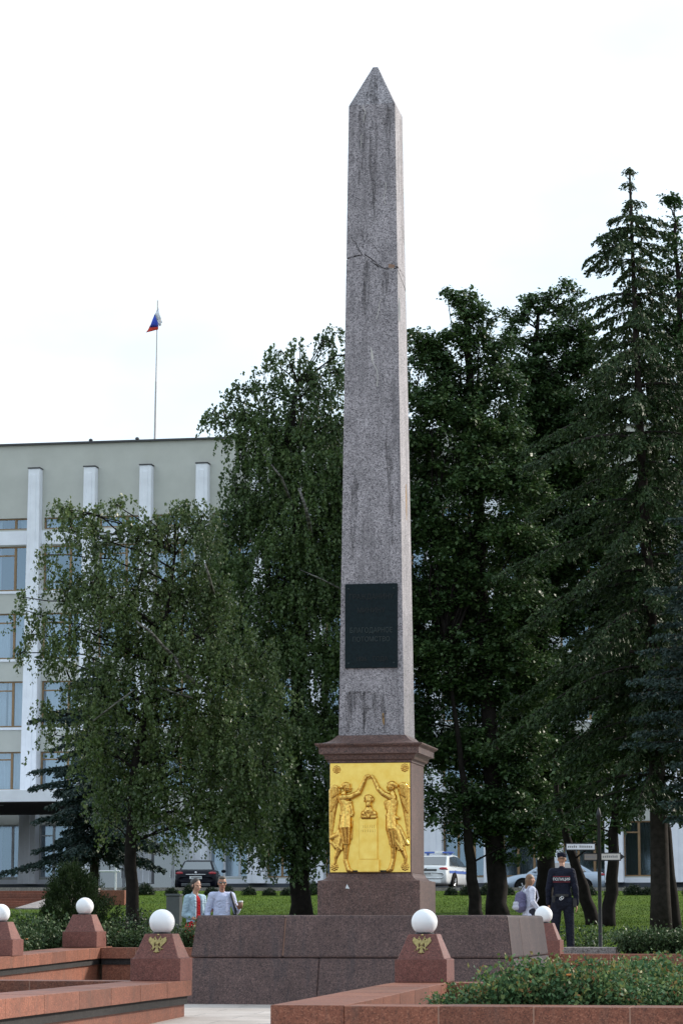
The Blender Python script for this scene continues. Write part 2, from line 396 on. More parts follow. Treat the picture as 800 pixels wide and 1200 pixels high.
PZ = 1.165
course(2.27, 2.15, -.06, .60, [0, .405, 1]).build('plinth_course', ['plinth_granite', 'dark_crack'], mon, bevel=.012)
course(2.15, 2.08, .606, PZ, [0, .29, 1]).build('plinth_course', ['plinth_granite', 'joint'], mon, bevel=.03, seg=2)
mb = MB(); mb.box(-1.79, 1.79, -1.79, 1.79, PZ - .05, PZ - .004); mb.build('plinth_top', 'step_granite', mon)
# pedestal
YF = MY - .7
zb = lambda py, Y=37.9: zpx(py, Y)
Z_sh0, Z_sh1 = zb(1032), zb(1023.3)
Z_die = zb(893.5); Z_f0, Z_f1 = zb(883.5), zb(876.2); Z_t1 = zb(871.2); Z_cy = zb(861)
hb, hd, hs = .712, .572, .462
prof = [(hb, PZ - .004), (hb, Z_sh0)]
for k in range(1, 6):
    a = k / 5 * math.pi / 2; prof.append((hb - (hb - hd) * math.sin(a) * .9 - .0, Z_sh0 + (Z_sh1 - Z_sh0) * (1 - math.cos(a))))
MB().sqprofile(prof).build('pedestal_base', 'pedestal_granite', mon, bevel=.006)
MB().sqprofile([(hd, Z_sh1 + .001), (hd, Z_die)]).build('pedestal_die', 'pedestal_granite', mon, bevel=.005)
h1, h2 = .70, .75
prof = [(hd + .012, Z_die + .001), (hd + .012, Z_die + .03), (hd + .05, Z_die + .045), (h1 - .06, Z_f0 - .012), (h1 - .03, Z_f0), (h1, Z_f0 + .004), (h1, Z_f1), (h1 + .012, Z_f1 + .012), (h2 - .01, Z_f1 + .03), (h2, Z_f1 + .045), (h2, Z_t1)]
for k in range(1, 8):
    f = k / 7; prof.append((h2 - .02 - (h2 - .02 - hs - .015) * f ** .75, Z_t1 + .004 + (Z_cy - Z_t1) * (f ** 1.9)))
MB().sqprofile(prof).build('cornice', 'pedestal_granite', mon)
# shaft, in two pieces split by the old break
Zs1 = zb(121, 38.1); Zap = zb(78, 38.45); ht = .338
def hw(z): return hs + (ht - hs) * (z - Z_cy) / (Zs1 - Z_cy)
Zbrk = zb(312, 38.1)
def shaft_piece(z0, z1, brk0=None, brk1=None, n=40):
    mb = MB(); ring = []
    for side in range(4):
        for k in range(n):
            ring.append((side, k / n))
    def pt(side, t, z):
        h = hw(z); c = [(-1, -1), (1, -1), (1, 1), (-1, 1)]; a, b = c[side], c[(side + 1) % 4]
        return ((a[0] + (b[0] - a[0]) * t) * h, (a[1] + (b[1] - a[1]) * t) * h, z)
    nz = 16; vs = []
    for j in range(nz + 1):
        f = j / nz
        for side, t in ring:
            x, y, _ = pt(side, t, z0)
            a = z0 + (brk0(x, y) if brk0 else 0); b = z1 + (brk1(x, y) if brk1 else 0)
            vs.append(pt(side, t, a + (b - a) * f))
    N = len(ring); fs = [(j * N + k, j * N + (k + 1) % N, (j + 1) * N + (k + 1) % N, (j + 1) * N + k) for j in range(nz) for k in range(N)]
    fs += [tuple(reversed(range(N))), tuple(nz * N + k for k in range(N))]
    return mb.add(vs, fs)
rb = random.Random(3)
def brk(x, y):
    return float(np.interp(x, [-.41, -.30, -.17, -.02, .15, .24, .41], [.12, .135, .18, .07, -.035, -.03, -.022])) + .007 * math.sin(61 * x + 7 * y) + .006 * math.sin(113 * x + 23 * y)
mb = shaft_piece(Z_cy - .01, Zbrk, None, brk); mb.build('shaft', 'shaft_granite', mon)
mb = shaft_piece(Zbrk + .014, Zs1, brk, None); mb.build('shaft', 'shaft_granite', mon)
MB().frustum(.30, Zbrk - .5, .30, Zbrk + .5).build('dowel_core', 'dark_crack', mon)
tip = MB().frustum(ht, Zs1 + .001, (.036, .036), Zap); tip.build('pyramidion', 'shaft_granite', mon, bevel=.006)
# ribbons for cracks and streaks on the front face
def ribbon(pts, w, mat, name, side='front', proud=.003):
    mb = MB(); P = []
    for px, py, k in pts:
        z = zb(py, 38.1)
        s_ = F / (38.1 * cT + (z - EYE) * sT)
        cxl = (MX * 1.0) * 1.0
        if side == 'front':
            xw = (px - CX) / s_ ; xl = (xw - MX) / cA - (-hw(z)) * sA / cA * 1.0
            P.append((xl, -hw(z), z, w * k))
        else:
            P.append((hw(z), (px) * hw(z), z, w * k))
    vs = []; fs = []
    for i, (x, y, z, ww) in enumerate(P):
        a = P[max(i - 1, 0)]; b = P[min(i + 1, len(P) - 1)]
        if side == 'front':
            dx, dz = b[0] - a[0], b[2] - a[2]; l = math.hypot(dx, dz) or 1; nx, nz = -dz / l, dx / l
            for sg in (1, -1):
                vs += [(x + sg * nx * ww / 2, y - proud, z + sg * nz * ww / 2), (x + sg * nx * ww / 2, y + .01, z + sg * nz * ww / 2)]
        else:
            dy, dz = b[1] - a[1], b[2] - a[2]; l = math.hypot(dy, dz) or 1; ny, nz = -dz / l, dy / l
            for sg in (-1, 1):
                vs += [(x + proud, y + sg * ny * ww / 2, z + sg * nz * ww / 2), (x - .01, y + sg * ny * ww / 2, z + sg * nz * ww / 2)]
    for i in range(len(P) - 1):
        a = i * 4; b = a + 4
        fs += [(a, b, b + 2, a + 2), (a, a + 1, b + 1, b), (a + 2, b + 2, b + 3, a + 3)]
    mb.add(vs, fs); return mb.build(name, mat, mon)
def jag(pts, n=4, amp=1.2):
    out = []
    for (x0, y0), (x1, y1) in zip(pts, pts[1:]):
        for k in range(n): t = k / n; out.append((x0 + (x1 - x0) * t + rb.uniform(-amp, amp) * .6, y0 + (y1 - y0) * t + rb.uniform(-amp, amp), rb.uniform(.5, 1.2)))
    out.append((*pts[-1], .4)); return out
ribbon(jag([(411, 276), (417, 283), (422, 294), (425, 298)], 5, .8), .008, 'dark_crack', 'crack')
ribbon(jag([(427, 296.5), (434, 302), (440, 307.5), (447, 313), (452, 315.5), (460, 315.5), (467, 314.5)], 3, .5), .011, 'dark_crack', 'crack')
ribbon([(468, 0, 0)] and [(-.98, 316.5, 1), (-.4, 320, 1), (.2, 324, 1), (.95, 328.5, 1)], .012, 'dark_crack', 'crack', 'side', .002)
ribbon(jag([(424, 268), (426, 282), (425, 290)]), .005, 'dark_crack', 'crack')
ribbon(jag([(432, 281), (440, 290), (445, 296)]), .005, 'dark_crack', 'crack')
ribbon(jag([(425, 122), (428, 130), (426, 142)]), .014, 'lime_streak', 'lime_streak')
ribbon(jag([(424, 154), (423, 170)]), .010, 'lime_streak', 'lime_streak')
ribbon(jag([(452, 214), (450, 228), (451, 240)]), .010, 'lime_streak', 'lime_streak')
ribbon(jag([(446, 350), (443, 366), (441, 374)]), .010, 'lime_streak', 'lime_streak')
ribbon([(434, 406, .3), (435.5, 412, 1.6), (436, 418, 2.2), (436.5, 424, .8), (441, 432, .6), (442.5, 441, .5), (441.5, 453, .8)], .016, 'lime_streak', 'lime_streak')
ribbon([(467.5, 350, 1), (467.5, 362, 2), (468, 378, 1.2)], .016, 'lime_streak', 'lime_streak')
for pts, wd in (([(424, 126), (424, 175), (420, 214)], .10), ([(453, 122), (454, 150), (456, 190)], .09), ([(438, 140), (437, 200), (439, 260)], .12), ([(452, 318), (451, 335), (449, 360)], .09), ([(430, 305), (428, 350), (430, 390)], .10),
                ([(407, 811.5), (428, 811.5), (449, 812.5)], .035), ([(427, 812), (427, 830), (426, 858)], .05), ([(410, 811), (409.5, 822), (409, 838)], .07), ([(437, 812), (437, 818), (437, 828)], .05), ([(409, 812), (409, 835), (408, 858)], .12), ([(427, 811), (427, 832), (426, 859)], .10), ([(440, 812), (440, 830), (439, 845)], .09), ([(448, 815), (449, 838), (450, 860)], .07), ([(418, 811), (418, 826), (418, 840)], .10), ([(460, 700), (470, 780), (468, 858)], .0),
                ([(416, 560), (414, 610), (413, 660)], .10), ([(455, 500), (457, 560), (459, 640)], .10)):
    if wd: ribbon([(pts[0][0] + (pts[1][0] - pts[0][0]) * t if t <= 1 else pts[1][0] + (pts[2][0] - pts[1][0]) * (t - 1), pts[0][1] + (pts[1][1] - pts[0][1]) * t if t <= 1 else pts[1][1] + (pts[2][1] - pts[1][1]) * (t - 1), rb.uniform(.8, 1.25) * min(1, .35 + 4 * t) * max(.12, 1 - max(0, t - .9) / 1.1)) for t in [k / 6 for k in range(13)]], wd, 'stain_film', 'water_stain')
ribbon([(455, 311.5, 1), (462, 313, 1)], .055, 'rust_chip', 'chipped_spot')
ribbon([(456, 315, 1), (461, 315.2, 1)], .016, 'lime_streak', 'lime_streak')
ribbon([(448.5, 836, 1), (449, 846, 1.4), (449.5, 850, .6)], .02, 'rust_stain', 'rust_stain')
ribbon([(.15, 562, .6), (.18, 580, 1.6), (.15, 605, .7)], .05, 'rust_stain', 'rust_stain', 'side', .002)
for yy, a, b in ((.25, 130, 300), (.62, 128, 270), (-.3, 160, 220)):
    ribbon([(yy + rb.uniform(-.05, .05), a + (b - a) * k / 8, rb.uniform(.3, 1.1)) for k in range(9)], .012, 'pedestal_granite', 'water_stain', 'side', .002)

mb = MB()
for sx0, sx1 in ((-.12, .05),):
    fpt = lambda x, t: (x * (1 - t) * 1.0, -(ht + (.036 - ht) * t) - .003, Zs1 + (Zap - Zs1) * t)
    mb.add([fpt(-.13, .02), fpt(.10, .02), fpt(.16, .75), fpt(-.2, .8)], [(0, 1, 2, 3)])
mb.build('water_stain', 'stain_film', mon)
# plaque
pz0, pz1 = zb(782.5, 38.0), zb(683.5, 38.0)
zm = (pz0 + pz1) / 2; ph = pz1 - pz0; pw = .742
py_ = lambda z: -hw(z)
pl = empty_y = None
mb = MB()
mb.hexa([(-pw / 2, py_(pz0) - .035, pz0), (pw / 2, py_(pz0) - .035, pz0), (pw / 2, py_(pz0) + .01, pz0), (-pw / 2, py_(pz0) + .01, pz0),
         (-pw / 2, py_(pz1) - .035, pz1), (pw / 2, py_(pz1) - .035, pz1), (pw / 2, py_(pz1) + .01, pz1), (-pw / 2, py_(pz1) + .01, pz1)])
pl = mb.build('plaque', 'plaque_bronze', mon, bevel=.006)
til = math.atan((hw(pz0) - hw(pz1)) / ph)
def ptext(body, py, size, mat, sx=1, x=0):
    z = zb(py, 38.0); text(body, size, 'inscription', mat, pl, (x, py_(z) - .036, z), .005, (R(90) - til, 0, 0), sx)
ptext('ГРАЖДАНИНУ', 699, .105, 'plaque_letter', .84)
ptext('МИНИНУ', 715, .10, 'plaque_letter', .9)
ptext('БЛАГОДАРНОЕ', 738.5, .10, 'plaque_worn', .80)
ptext('ПОТОМСТВО', 749, .095, 'plaque_worn', .86)
ptext('1826', 772, .085, 'plaque_letter', .9, -.14); ptext('ГОДА', 772, .085, 'plaque_letter', .9, .13)
for sx in (-1, 1):
    for z in (pz0 + .07, pz1 - .07):
        MB().ell((sx * (pw / 2 - .05), py_(z) - .036, z), (.012, .008, .012), 8).build('bolt', 'plaque_worn', pl, smooth=True)

# golden relief
gz0, gz1 = Z_sh1 + .012, Z_die - .004
gw = 1.118; S_ = gw / 465
G = lambda cx, cy, d=0: (( cx - 372) * S_, -hd - .018 - d, gz1 - (cy - 220) * (gz1 - gz0) / 645)
pan = MB().box(-gw / 2, gw / 2, -hd - .02, -hd + .01, gz0, gz1).build('relief_panel', 'gold', mon, bevel=.004)
def fig(name, caps, ells=(), voxel=.0045, mat='gold_worn', sm=2):
    mb = MB()
    for (x0, y0, r0, x1, y1, r1, *d) in caps:
        d0 = d[0] if d else .0; d1 = d[1] if len(d) > 1 else d0
        mb.cap(G(x0, y0, d0), r0 * 1.12 * S_, G(x1, y1, d1), r1 * 1.1 * S_, 18)
    for (x, y, rx, ry, *d) in ells:
        dd = d[0] if d else 0; mb.ell(G(x, y, dd), (rx * S_, min(rx, ry) * S_, ry * S_), 20)
    return remeshed(mb, name, mat, pan, voxel, sm)
# left winged figure
caps = [(222, 398, 13, 214, 425, 17, .03), (205, 425, 22, 232, 470, 26, .02), (232, 470, 26, 236, 520, 27, .02), (236, 520, 29, 230, 600, 36, .02), (230, 600, 36, 236, 690, 22, .02),
        (236, 690, 17, 231, 795, 11, .02), (231, 795, 12, 248, 850, 13, .02), (248, 850, 12, 266, 856, 9, .02), (220, 640, 28, 190, 730, 19, 0), (195, 720, 18, 172, 780, 11, 0), (172, 780, 10, 168, 815, 8, 0),
        (212, 424, 17, 262, 420, 15, .05), (262, 420, 15, 308, 398, 14, .05), (308, 398, 13, 340, 330, 10, .045), (340, 330, 9, 352, 300, 8, .045), (352, 300, 6, 372, 298, 5, .045)]
for k in range(5): caps.append((248 + 5 * k, 530 + 8 * k, 6, 236 + 7 * k, 700 - 8 * k, 5, .05 - .007 * k))
for k in range(5): caps.append((206 + 3 * k, 530 + 12 * k, 6, 165 + 11 * k, 700 + 8 * k, 6, .028 + .004 * k))
for k in range(5): caps.append((208 + k * 14, 450, 8, 212 + k * 11, 525, 6, .052 - .004 * abs(k - 2)))
caps.append((206, 525, 9, 268, 530, 9, .05)); caps.append((262, 470, 12, 272, 520, 9, .035)); caps.append((150, 660, 14, 190, 640, 16, .012)); caps.append((152, 690, 11, 176, 718, 13, .014))
fig('winged_figure', caps, [(243, 366, 22, 29, .045), (236, 352, 25, 20, .05), (214, 362, 15, 15, .035), (264, 370, 7, 6, .05), (256, 384, 10, 9, .05), (248, 346, 18, 7, .065)])
wc = []
for k in range(9): wc.append((143 + 6.5 * k, 392 - 34 * math.sin(math.pi * (k + 1) / 10), 9, 142 + 3.5 * k, 690 - 24 * k, 6, .010 + .0025 * k, .006))
for k in range(7): wc.append((148 + 7 * k, 385 - 26 * math.sin(math.pi * (k + 1) / 8), 8, 148 + 6 * k, 500 - 12 * k, 6, .034, .028))
for k in range(4): wc.append((156 + 9 * k, 372 - 14 * math.sin(math.pi * (k + 1) / 5), 9, 158 + 7 * k, 420 - 5 * k, 7, .044))
fig('wing', wc, voxel=.005, sm=1)
# right winged figure
caps = [(505, 398, 13, 505, 425, 17, .03), (505, 425, 23, 500, 470, 25, .02), (500, 470, 25, 497, 530, 27, .02), (497, 530, 29, 500, 610, 33, .02), (500, 610, 31, 512, 710, 20, .02),
        (512, 710, 17, 508, 790, 11, .02), (508, 790, 11, 494, 845, 13, .02), (494, 848, 12, 476, 855, 9, .02), (520, 620, 30, 556, 720, 18, 0), (556, 720, 17, 578, 780, 11, 0), (578, 780, 10, 576, 815, 8, 0),
        (494, 426, 17, 455, 405, 15, .05), (455, 405, 15, 425, 375, 13, .05), (425, 375, 12, 400, 322, 10, .045), (400, 322, 9, 388, 300, 8, .045)]
for k in range(5): caps.append((478 + 4 * k, 545 + 6 * k, 6, 490 + 7 * k, 700 - 4 * k, 5, .05 - .004 * k))
for k in range(6): caps.append((512 + 4 * k, 540 + 10 * k, 7, 540 + 10 * k, 735 - 9 * k, 6, .045 - .005 * k))
for k in range(5): caps.append((478 + k * 12, 450, 8, 476 + k * 11, 528, 6, .052 - .004 * abs(k - 2)))
caps.append((474, 532, 9, 540, 548, 9, .05)); caps.append((466, 455, 10, 470, 490, 8, .03)); caps.append((540, 600, 14, 590, 700, 10, .015)); caps.append((500, 640, 9, 560, 735, 9, .04))
fig('winged_figure', caps, [(497, 362, 22, 29, .045), (504, 348, 25, 20, .05), (527, 358, 15, 15, .035), (476, 366, 7, 6, .05), (484, 380, 10, 9, .05), (492, 342, 18, 7, .065)])
wc = []
for k in range(9): wc.append((543 + 6.5 * k, 385 - 40 * math.sin(math.pi * (k + 1) / 10), 9, 570 + 3.2 * k, 500 + 20 * k, 6, .030 - .0022 * k, .006))
for k in range(7): wc.append((548 + 7 * k, 375 - 30 * math.sin(math.pi * (k + 1) / 8), 8, 556 + 6 * k, 440 + 12 * k, 6, .034, .028))
for k in range(4): wc.append((552 + 9 * k, 362 - 16 * math.sin(math.pi * (k + 1) / 5), 9, 556 + 8 * k, 405 + 5 * k, 7, .044))
fig('wing', wc, voxel=.005, sm=1)
# bust on its pillar, wreath, rosettes
fig('bust', [(368, 470, 16, 368, 500, 20, .04), (340, 520, 17, 398, 520, 17, .03), (335, 540, 14, 402, 540, 14, .03), (352, 508, 14, 384, 508, 14, .05), (350, 495, 5, 365, 540, 5, .07), (388, 495, 5, 372, 540, 5, .07)],
    [(368, 441, 22, 28, .05), (368, 424, 25, 17, .055), (346, 438, 8, 16, .045), (390, 438, 8, 16, .045), (368, 446, 6, 9, .085), (368, 468, 16, 16, .07), (358, 436, 5, 3, .08), (378, 436, 5, 3, .08)])
mb = MB()
def gbox(x0, x1, y0, y1, d):
    a = G(x0, y1); b = G(x1, y0); mb.box(a[0], b[0], a[1] - d, a[1] + .01, a[2], b[2])
gbox(312, 417, 547, 788, .045); gbox(304, 428, 789, 862, .06); gbox(316, 413, 541, 546, .055)
mb.build('bust_pillar', 'gold', pan, bevel=.003)
mb = MB()
for row, (y0, y1, x0, x1, n) in enumerate(((588, 606, 334, 398, 7), (614, 630, 326, 404, 9))):
    for k in range(n):
        x = x0 + (x1 - x0) * k / (n - 1); a = G(x - 1.6, y1); b = G(x + 1.6, y0); mb.box(a[0], b[0], a[1] - .047, a[1] - .04, a[2], b[2])
mb.build('carved_lettering', 'gold_worn', pan)
mb = MB()
for k in range(12):
    a = k / 12 * 2 * math.pi; mb.ell(G(364 + 17 * math.cos(a), 302 + 11 * math.sin(a), .04), .010, 6)
mb.build('wreath', 'gold_worn', pan, smooth=True)
for cx, cy in ((178, 258), (575, 252), (165, 832), (575, 832)):
    mb = MB(); c = G(cx, cy, .004)
    for k in range(8):
        a = k / 8 * 2 * math.pi; mb.ell((c[0] + .036 * math.cos(a), c[1], c[2] + .036 * math.sin(a)), (.023, .014, .023), 8)
    for k in range(5):
        a = k / 5 * 2 * math.pi; mb.ell((c[0] + .015 * math.cos(a), c[1] - .014, c[2] + .015 * math.sin(a)), (.014, .014, .014), 8)
    mb.build('rosette', 'gold_worn', pan, smooth=True)
for x0, x1 in ((274, 302), (432, 468)):
    mb = MB(); gbox(x0, x1, 853, 863, .03); mb.build('ledge_gap', 'dark_crack', pan)
# relief on the rear face, only its wing shows past the corner
MB().box(-gw / 2, gw / 2, hd - .01, hd + .02, gz0, gz1).build('relief_panel', 'gold', mon, bevel=.004)
mb = MB()
for k in range(4): mb.cap((hd - .055, hd + .04, gz1 - .46 - .07 * k), .055 - .006 * k, (hd - .075, hd + .04, gz1 - .52 - .09 * k), .045 - .006 * k)
remeshed(mb, 'wing', 'gold_worn', mon, .010, 2)
# small white paint chip
mb = MB(); a = [(406.5, 1036), (409.5, 1041.5), (404.5, 1041)]
P = [((p[0] - CX) / (F / (37.85 * cT)) , zb(p[1], 37.8)) for p in a]
P = [((x - MX) / cA + hb * sA / cA * 1.0, z) for x, z in P]
mb.add([(x, -hb - .003, z) for x, z in P] + [(x, -hb + .01, z) for x, z in P], [(0, 1, 2), (0, 3, 4, 1), (1, 4, 5, 2), (2, 5, 3, 0)]); mb.build('chipped_spot', 'litter_white', mon)

# ------------------------------------------------------------------ globe lamps
def eagle(parent, loc, tilt, s):
    mb = MB(); C_ = lambda x, z, y=0: (x * s, y * s, z * s)
    def c(x0, z0, r0, x1, z1, r1, y=0): mb.cap(C_(x0, z0, y), r0 * s, C_(x1, z1, y), r1 * s, 8)
    c(0, .18, .13, 0, -.2, .10); mb.ell(C_(0, 0, -.05), (.13 * s, .1 * s, .16 * s), 10)
    for g in (-1, 1):
        c(g * .05, .2, .07, g * .18, .46, .055); c(g * .18, .46, .06, g * .30, .44, .03); mb.ell(C_(g * .2, .58), .05 * s, 8)
        c(g * .12, .12, .08, g * .42, .30, .07); c(g * .42, .30, .07, g * .60, .52, .04)
        for k in range(6): c(g * (.22 + .075 * k), .26 + .045 * k, .062, g * (.26 + .075 * k), -.26 + .085 * k, .042)
        c(g * .55, .50, .05, g * .66, .30, .05)
        c(g * .08, -.18, .06, g * .28, -.38, .045); c(g * .28, -.38, .035, g * .40, -.36, .03); c(g * .28, -.38, .03, g * .30, -.50, .03)
        c(g * .02, -.25, .06, g * .12, -.62, .05)
    c(0, -.3, .07, 0, -.66, .06); c(-.2, -.62, .05, .2, -.62, .05); mb.ell(C_(0, .72), (.09 * s, .06 * s, .08 * s), 8); mb.ell(C_(.42, -.38), .07 * s, 8); c(-.5, -.52, .025, -.3, -.22, .025)
    o = remeshed(mb, 'eagle_emblem', 'emblem_gold', parent, .0042, 1); o.location = loc; o.rotation_euler = (tilt, 0, 0)
def lamp(loc, label, emblem=True, sc_=1.0, grp='globe lamps on the planter corners'):
    t = empty('globe_lamp', loc, -AZ, label, 'lamp', grp); t.scale = (sc_,) * 3
    mb = MB(); mb.sqprofile([(.302, 0), (.302, .262)]); mb.sqprofile([(.29, .264), (.268, .272), (.262, .29), (.165, .548)])
    mb.build('pedestal', 'lamp_granite', t, bevel=.005)
    MB().lathe([(.11, .545), (.11, .556), (.10, .566)], 24).build('collar', 'black_metal', t)
    r = .152; zc = .556 + .128
    prof = [(r * math.sin(a), zc - r * math.cos(a)) for a in [R(32) + k * (R(179) - R(32)) / 22 for k in range(23)]]
    MB().lathe(prof, 36).build('globe', 'opal_glass', t, smooth=True)
    if emblem:
        ti = math.atan((.262 - .165) / (.548 - .29)); eagle(t, (0, -.262 + (.425 - .29) * math.tan(ti) - .006, .43), -ti, .158)
    return t
ZN = .39
A = onz(317, 1178, ZN); B = onz(461, 1151.2, ZN); Cc = onz(212, 1149.8, ZN); D = onz(0, 1171, ZN)
lamp(B + UD * .312 + VD * .312 + Vector((0, 0, .0)), 'white globe lamp with gold double-headed eagle in front of the plinth and rose bed', True)
lamp(Cc - UD * .312 + VD * .312, 'white globe lamp with gold double-headed eagle beside the left end of the plinth', True)
FR = at(649, 1120, 45.7); zFR = FR.z
lamp(at(637, 1120, 45.9), 'white globe lamp half hidden by the plinth before the police officer', False, .98)
FL = at(118, 1110.3, 46.0); E = at(16.5, 1120.3, 41.8)
lamp(at(99, 1109.8, 46.2), 'white globe lamp standing before the dark evergreen bush', False, .98)
lamp(at(0.5, 1120, 42.0), 'white globe lamp cut by the left edge of the picture', False, .93)

# ------------------------------------------------------------------ planters
def wall(cap, frz, base, p0, p1, w, th=.18, fr=.1, inset=.05, dz=0, blk=.62, zbot=None, seed=0):
    """p0->p1 outer edge of the cap (top, 3D); w: signed width to the left of the direction"""
    p0, p1 = Vector(p0), Vector(p1); d = (p1 - p0); ln = math.hypot(d.x, d.y); n = Vector((-d.y, d.x, 0)).normalized()
    n = n if w > 0 else -n; w = abs(w); rr = random.Random(seed)
    def seg(mb, t0, t1, o0, o1, zt, zb_, mi=0):
        a, b = p0 + d * t0, p0 + d * t1
        P = [a + n * o0, b + n * o0, b + n * o1, a + n * o1]
        bot = [(q.x, q.y, (q.z + zb_) if zb_ is not None else -.3) for q in P]; top = [(q.x, q.y, q.z + zt) for q in P]
        if w_neg: bot.reverse(); top.reverse()
        mb.hexa(bot + top, mi)
    w_neg = n.dot(Vector((-d.y, d.x, 0))) < 0
    k = max(1, round(ln / blk)); g = .012 / ln
    for i in range(k):
        seg(cap, i / k + (g / 2 if i else 0), (i + 1) / k - (g / 2 if i < k - 1 else 0), 0, w, dz + rr.uniform(-.002, .002), -th + dz + rr.uniform(-.002, .002))
    seg(cap, .002, .998, .0035, w - .0035, dz - .0035, -th + dz + .0035, 1)
    seg(frz, .0, 1, inset, w - inset, -th + dz + .004, -th - fr + dz)
    seg(base, .0, 1, inset + .04, w - inset - .04, -th - fr + dz - .001, None)
def planter(name, label, walls, soil=None, soil_z=None):
    t = empty(name, (0, 0, 0), 0, label, 'planter')
    c, f, b = MB(), MB(), MB()
    for i, kw in enumerate(walls): wall(c, f, b, dz=-.0025 * i, seed=i, **kw)
    ctr = sum((Vector(v) for v in c.v), Vector()) / len(c.v); ctr.z = 0; t.location = ctr
    for mb in (c, f, b): mb.v = [tuple(Vector(v) - ctr) for v in mb.v]
    c.build('cap', ['red_granite', 'joint'], t, bevel=.004); f.build('frieze', 'grey_granite', t); b.build('base_wall', 'red_granite', t)
    if soil:
        mb = MB(); mb.add([(p.x - ctr.x, p.y - ctr.y, soil_z) for p in soil], [tuple(range(len(soil)))]); mb.build('soil', 'soil', t)
    return t
W_ = .62
dAB = (A - B).normalized(); nAB = Vector((-(B - A).y, (B - A).x, 0)).normalized()   # left of A->B
B2 = B + (B - A).normalized() * W_
Bfar = B2 + UD * 13
Ar = A + UD * W_ * 1.0
inner0 = A - nAB * W_
planter('planter', 'low red granite planter filled with rose bushes in the right foreground', [
    dict(p0=A, p1=B2, w=-W_, blk=1.3),
    dict(p0=A + UD * (W_ + .006), p1=A + UD * 14, w=W_, blk=.78),
    dict(p0=B2 + UD * (W_ + .006), p1=Bfar, w=-W_, blk=1.1)],
    [A - nAB * .3 + VD * .3, A + UD * 14 + VD * .3, Bfar - VD * .3, B2 - nAB * .3], .10)
C2 = Cc + (Cc - D).normalized() * W_
D2 = D + (D - Cc).normalized() * 2.5
planter('planter', 'empty low red granite planter in the left foreground', [
    dict(p0=D2, p1=C2, w=W_, blk=1.28),
    dict(p0=C2 - UD * (W_ + .006), p1=C2 - UD * 9, w=W_, blk=1.2)],
    [D2 - UD * .3, C2 - UD * .3 - VD * .3, C2 - UD * 9 - VD * .3, D2 - UD * 9], .12)
FLb = FL + VD * 0.0
FLr = at(330, 1111.5, 45.0)
planter('planter', 'red granite planter wall with green bushes behind two globe lamps at left', [
    dict(p0=E - (FL - E).normalized() * .66, p1=FL + (FL - E).normalized() * .66, w=W_),
    dict(p0=FL + UD * .006 + VD * .004, p1=FL + UD * 4.2, w=W_),
    dict(p0=E - (FL - E).normalized() * .66 - UD * (W_ + .006), p1=E - (FL - E).normalized() * .66 - UD * 5, w=-W_)],
    [E - UD * 5, E - UD * .3, FL - UD * .3 + VD * .3, FL + UD * 4.2 + VD * .3, FL + UD * 4.2 + VD * 2.2, FL - UD * 7 + VD * 2.2], .42)
FRc = at(625, 1118, 45.75)
planter('planter', 'red granite planter wall with shrubs behind the rose bed at far right', [
    dict(p0=FRc, p1=FRc + UD * 12, w=W_)],
    [FRc + UD * .1 + VD * .5, FRc + UD * 12 + VD * .5, FRc + UD * 12 + VD * 2.5, FRc + UD * .1 + VD * 2.5], .512)
# low step slab in front of the officer
t = empty('granite_step', at(692, 1117, 47.4), -AZ, 'flat grey granite step at the feet of the police officer', 'step')
mb = MB(); mb.box(-.46, .46, -.35, .5, -.06, .10); mb.build('step_slab', 'step_granite', t, bevel=.008)
mb = MB(); mb.box(-.44, .44, -.32, .45, -.4, -.061); mb.build('step_riser', 'red_granite', t)

# ------------------------------------------------------------------ foliage machinery
def leaves(name, mat, P, D, Ln, Wd, parent, seed=1, fold=.15, flat=0.0):
    """P (n,3) centres, D (n,3) axis, lengths, widths -> one mesh of kite-shaped leaves"""
    rg = np.random.default_rng(seed); n = len(P)
    D = D / (np.linalg.norm(D, axis=1, keepdims=True) + 1e-9)
    q = rg.normal(size=(n, 3)); q[:, 2] += flat * np.where(q[:, 2] < 0, -1, 1); S = np.cross(D, q); S /= (np.linalg.norm(S, axis=1, keepdims=True) + 1e-9)
    Nn = np.cross(D, S)
    V = np.empty((n, 4, 3)); L2 = Ln[:, None]; W2 = Wd[:, None]
    V[:, 0] = P - D * L2 * .5; V[:, 1] = P + S * W2 * .5 - D * L2 * .06 + Nn * W2 * fold; V[:, 2] = P + D * L2 * .5; V[:, 3] = P - S * W2 * .5 - D * L2 * .06 + Nn * W2 * fold
    me = bpy.data.meshes.new(name); me.vertices.add(n * 4); me.vertices.foreach_set('co', V.astype(np.float32).ravel())
    me.loops.add(n * 4); me.loops.foreach_set('vertex_index', np.arange(n * 4, dtype=np.int32))
    me.polygons.add(n); me.polygons.foreach_set('loop_start', np.arange(0, n * 4, 4, dtype=np.int32))
    me.update(calc_edges=True); me.materials.append(MATS[mat])
    return link_mesh(name, me, mat, parent)

def limb(mb, p0, p1, r0, r1, sag=0.0, n=6, rg=None, wob=.05):
    p0, p1 = Vector(p0), Vector(p1); ln = (p1 - p0).length; pts = []; rr = []
    for i in range(n + 1):
        t = i / n; p = p0.lerp(p1, t) + Vector((0, 0, sag * ln * math.sin(math.pi * t)))
        if 0 < i < n and rg is not None: p += Vector(rg.normal(size=3)) * wob * ln * .35
        pts.append(p); rr.append(r0 + (r1 - r0) * t)
    mb.tube(pts, rr, 6); return pts

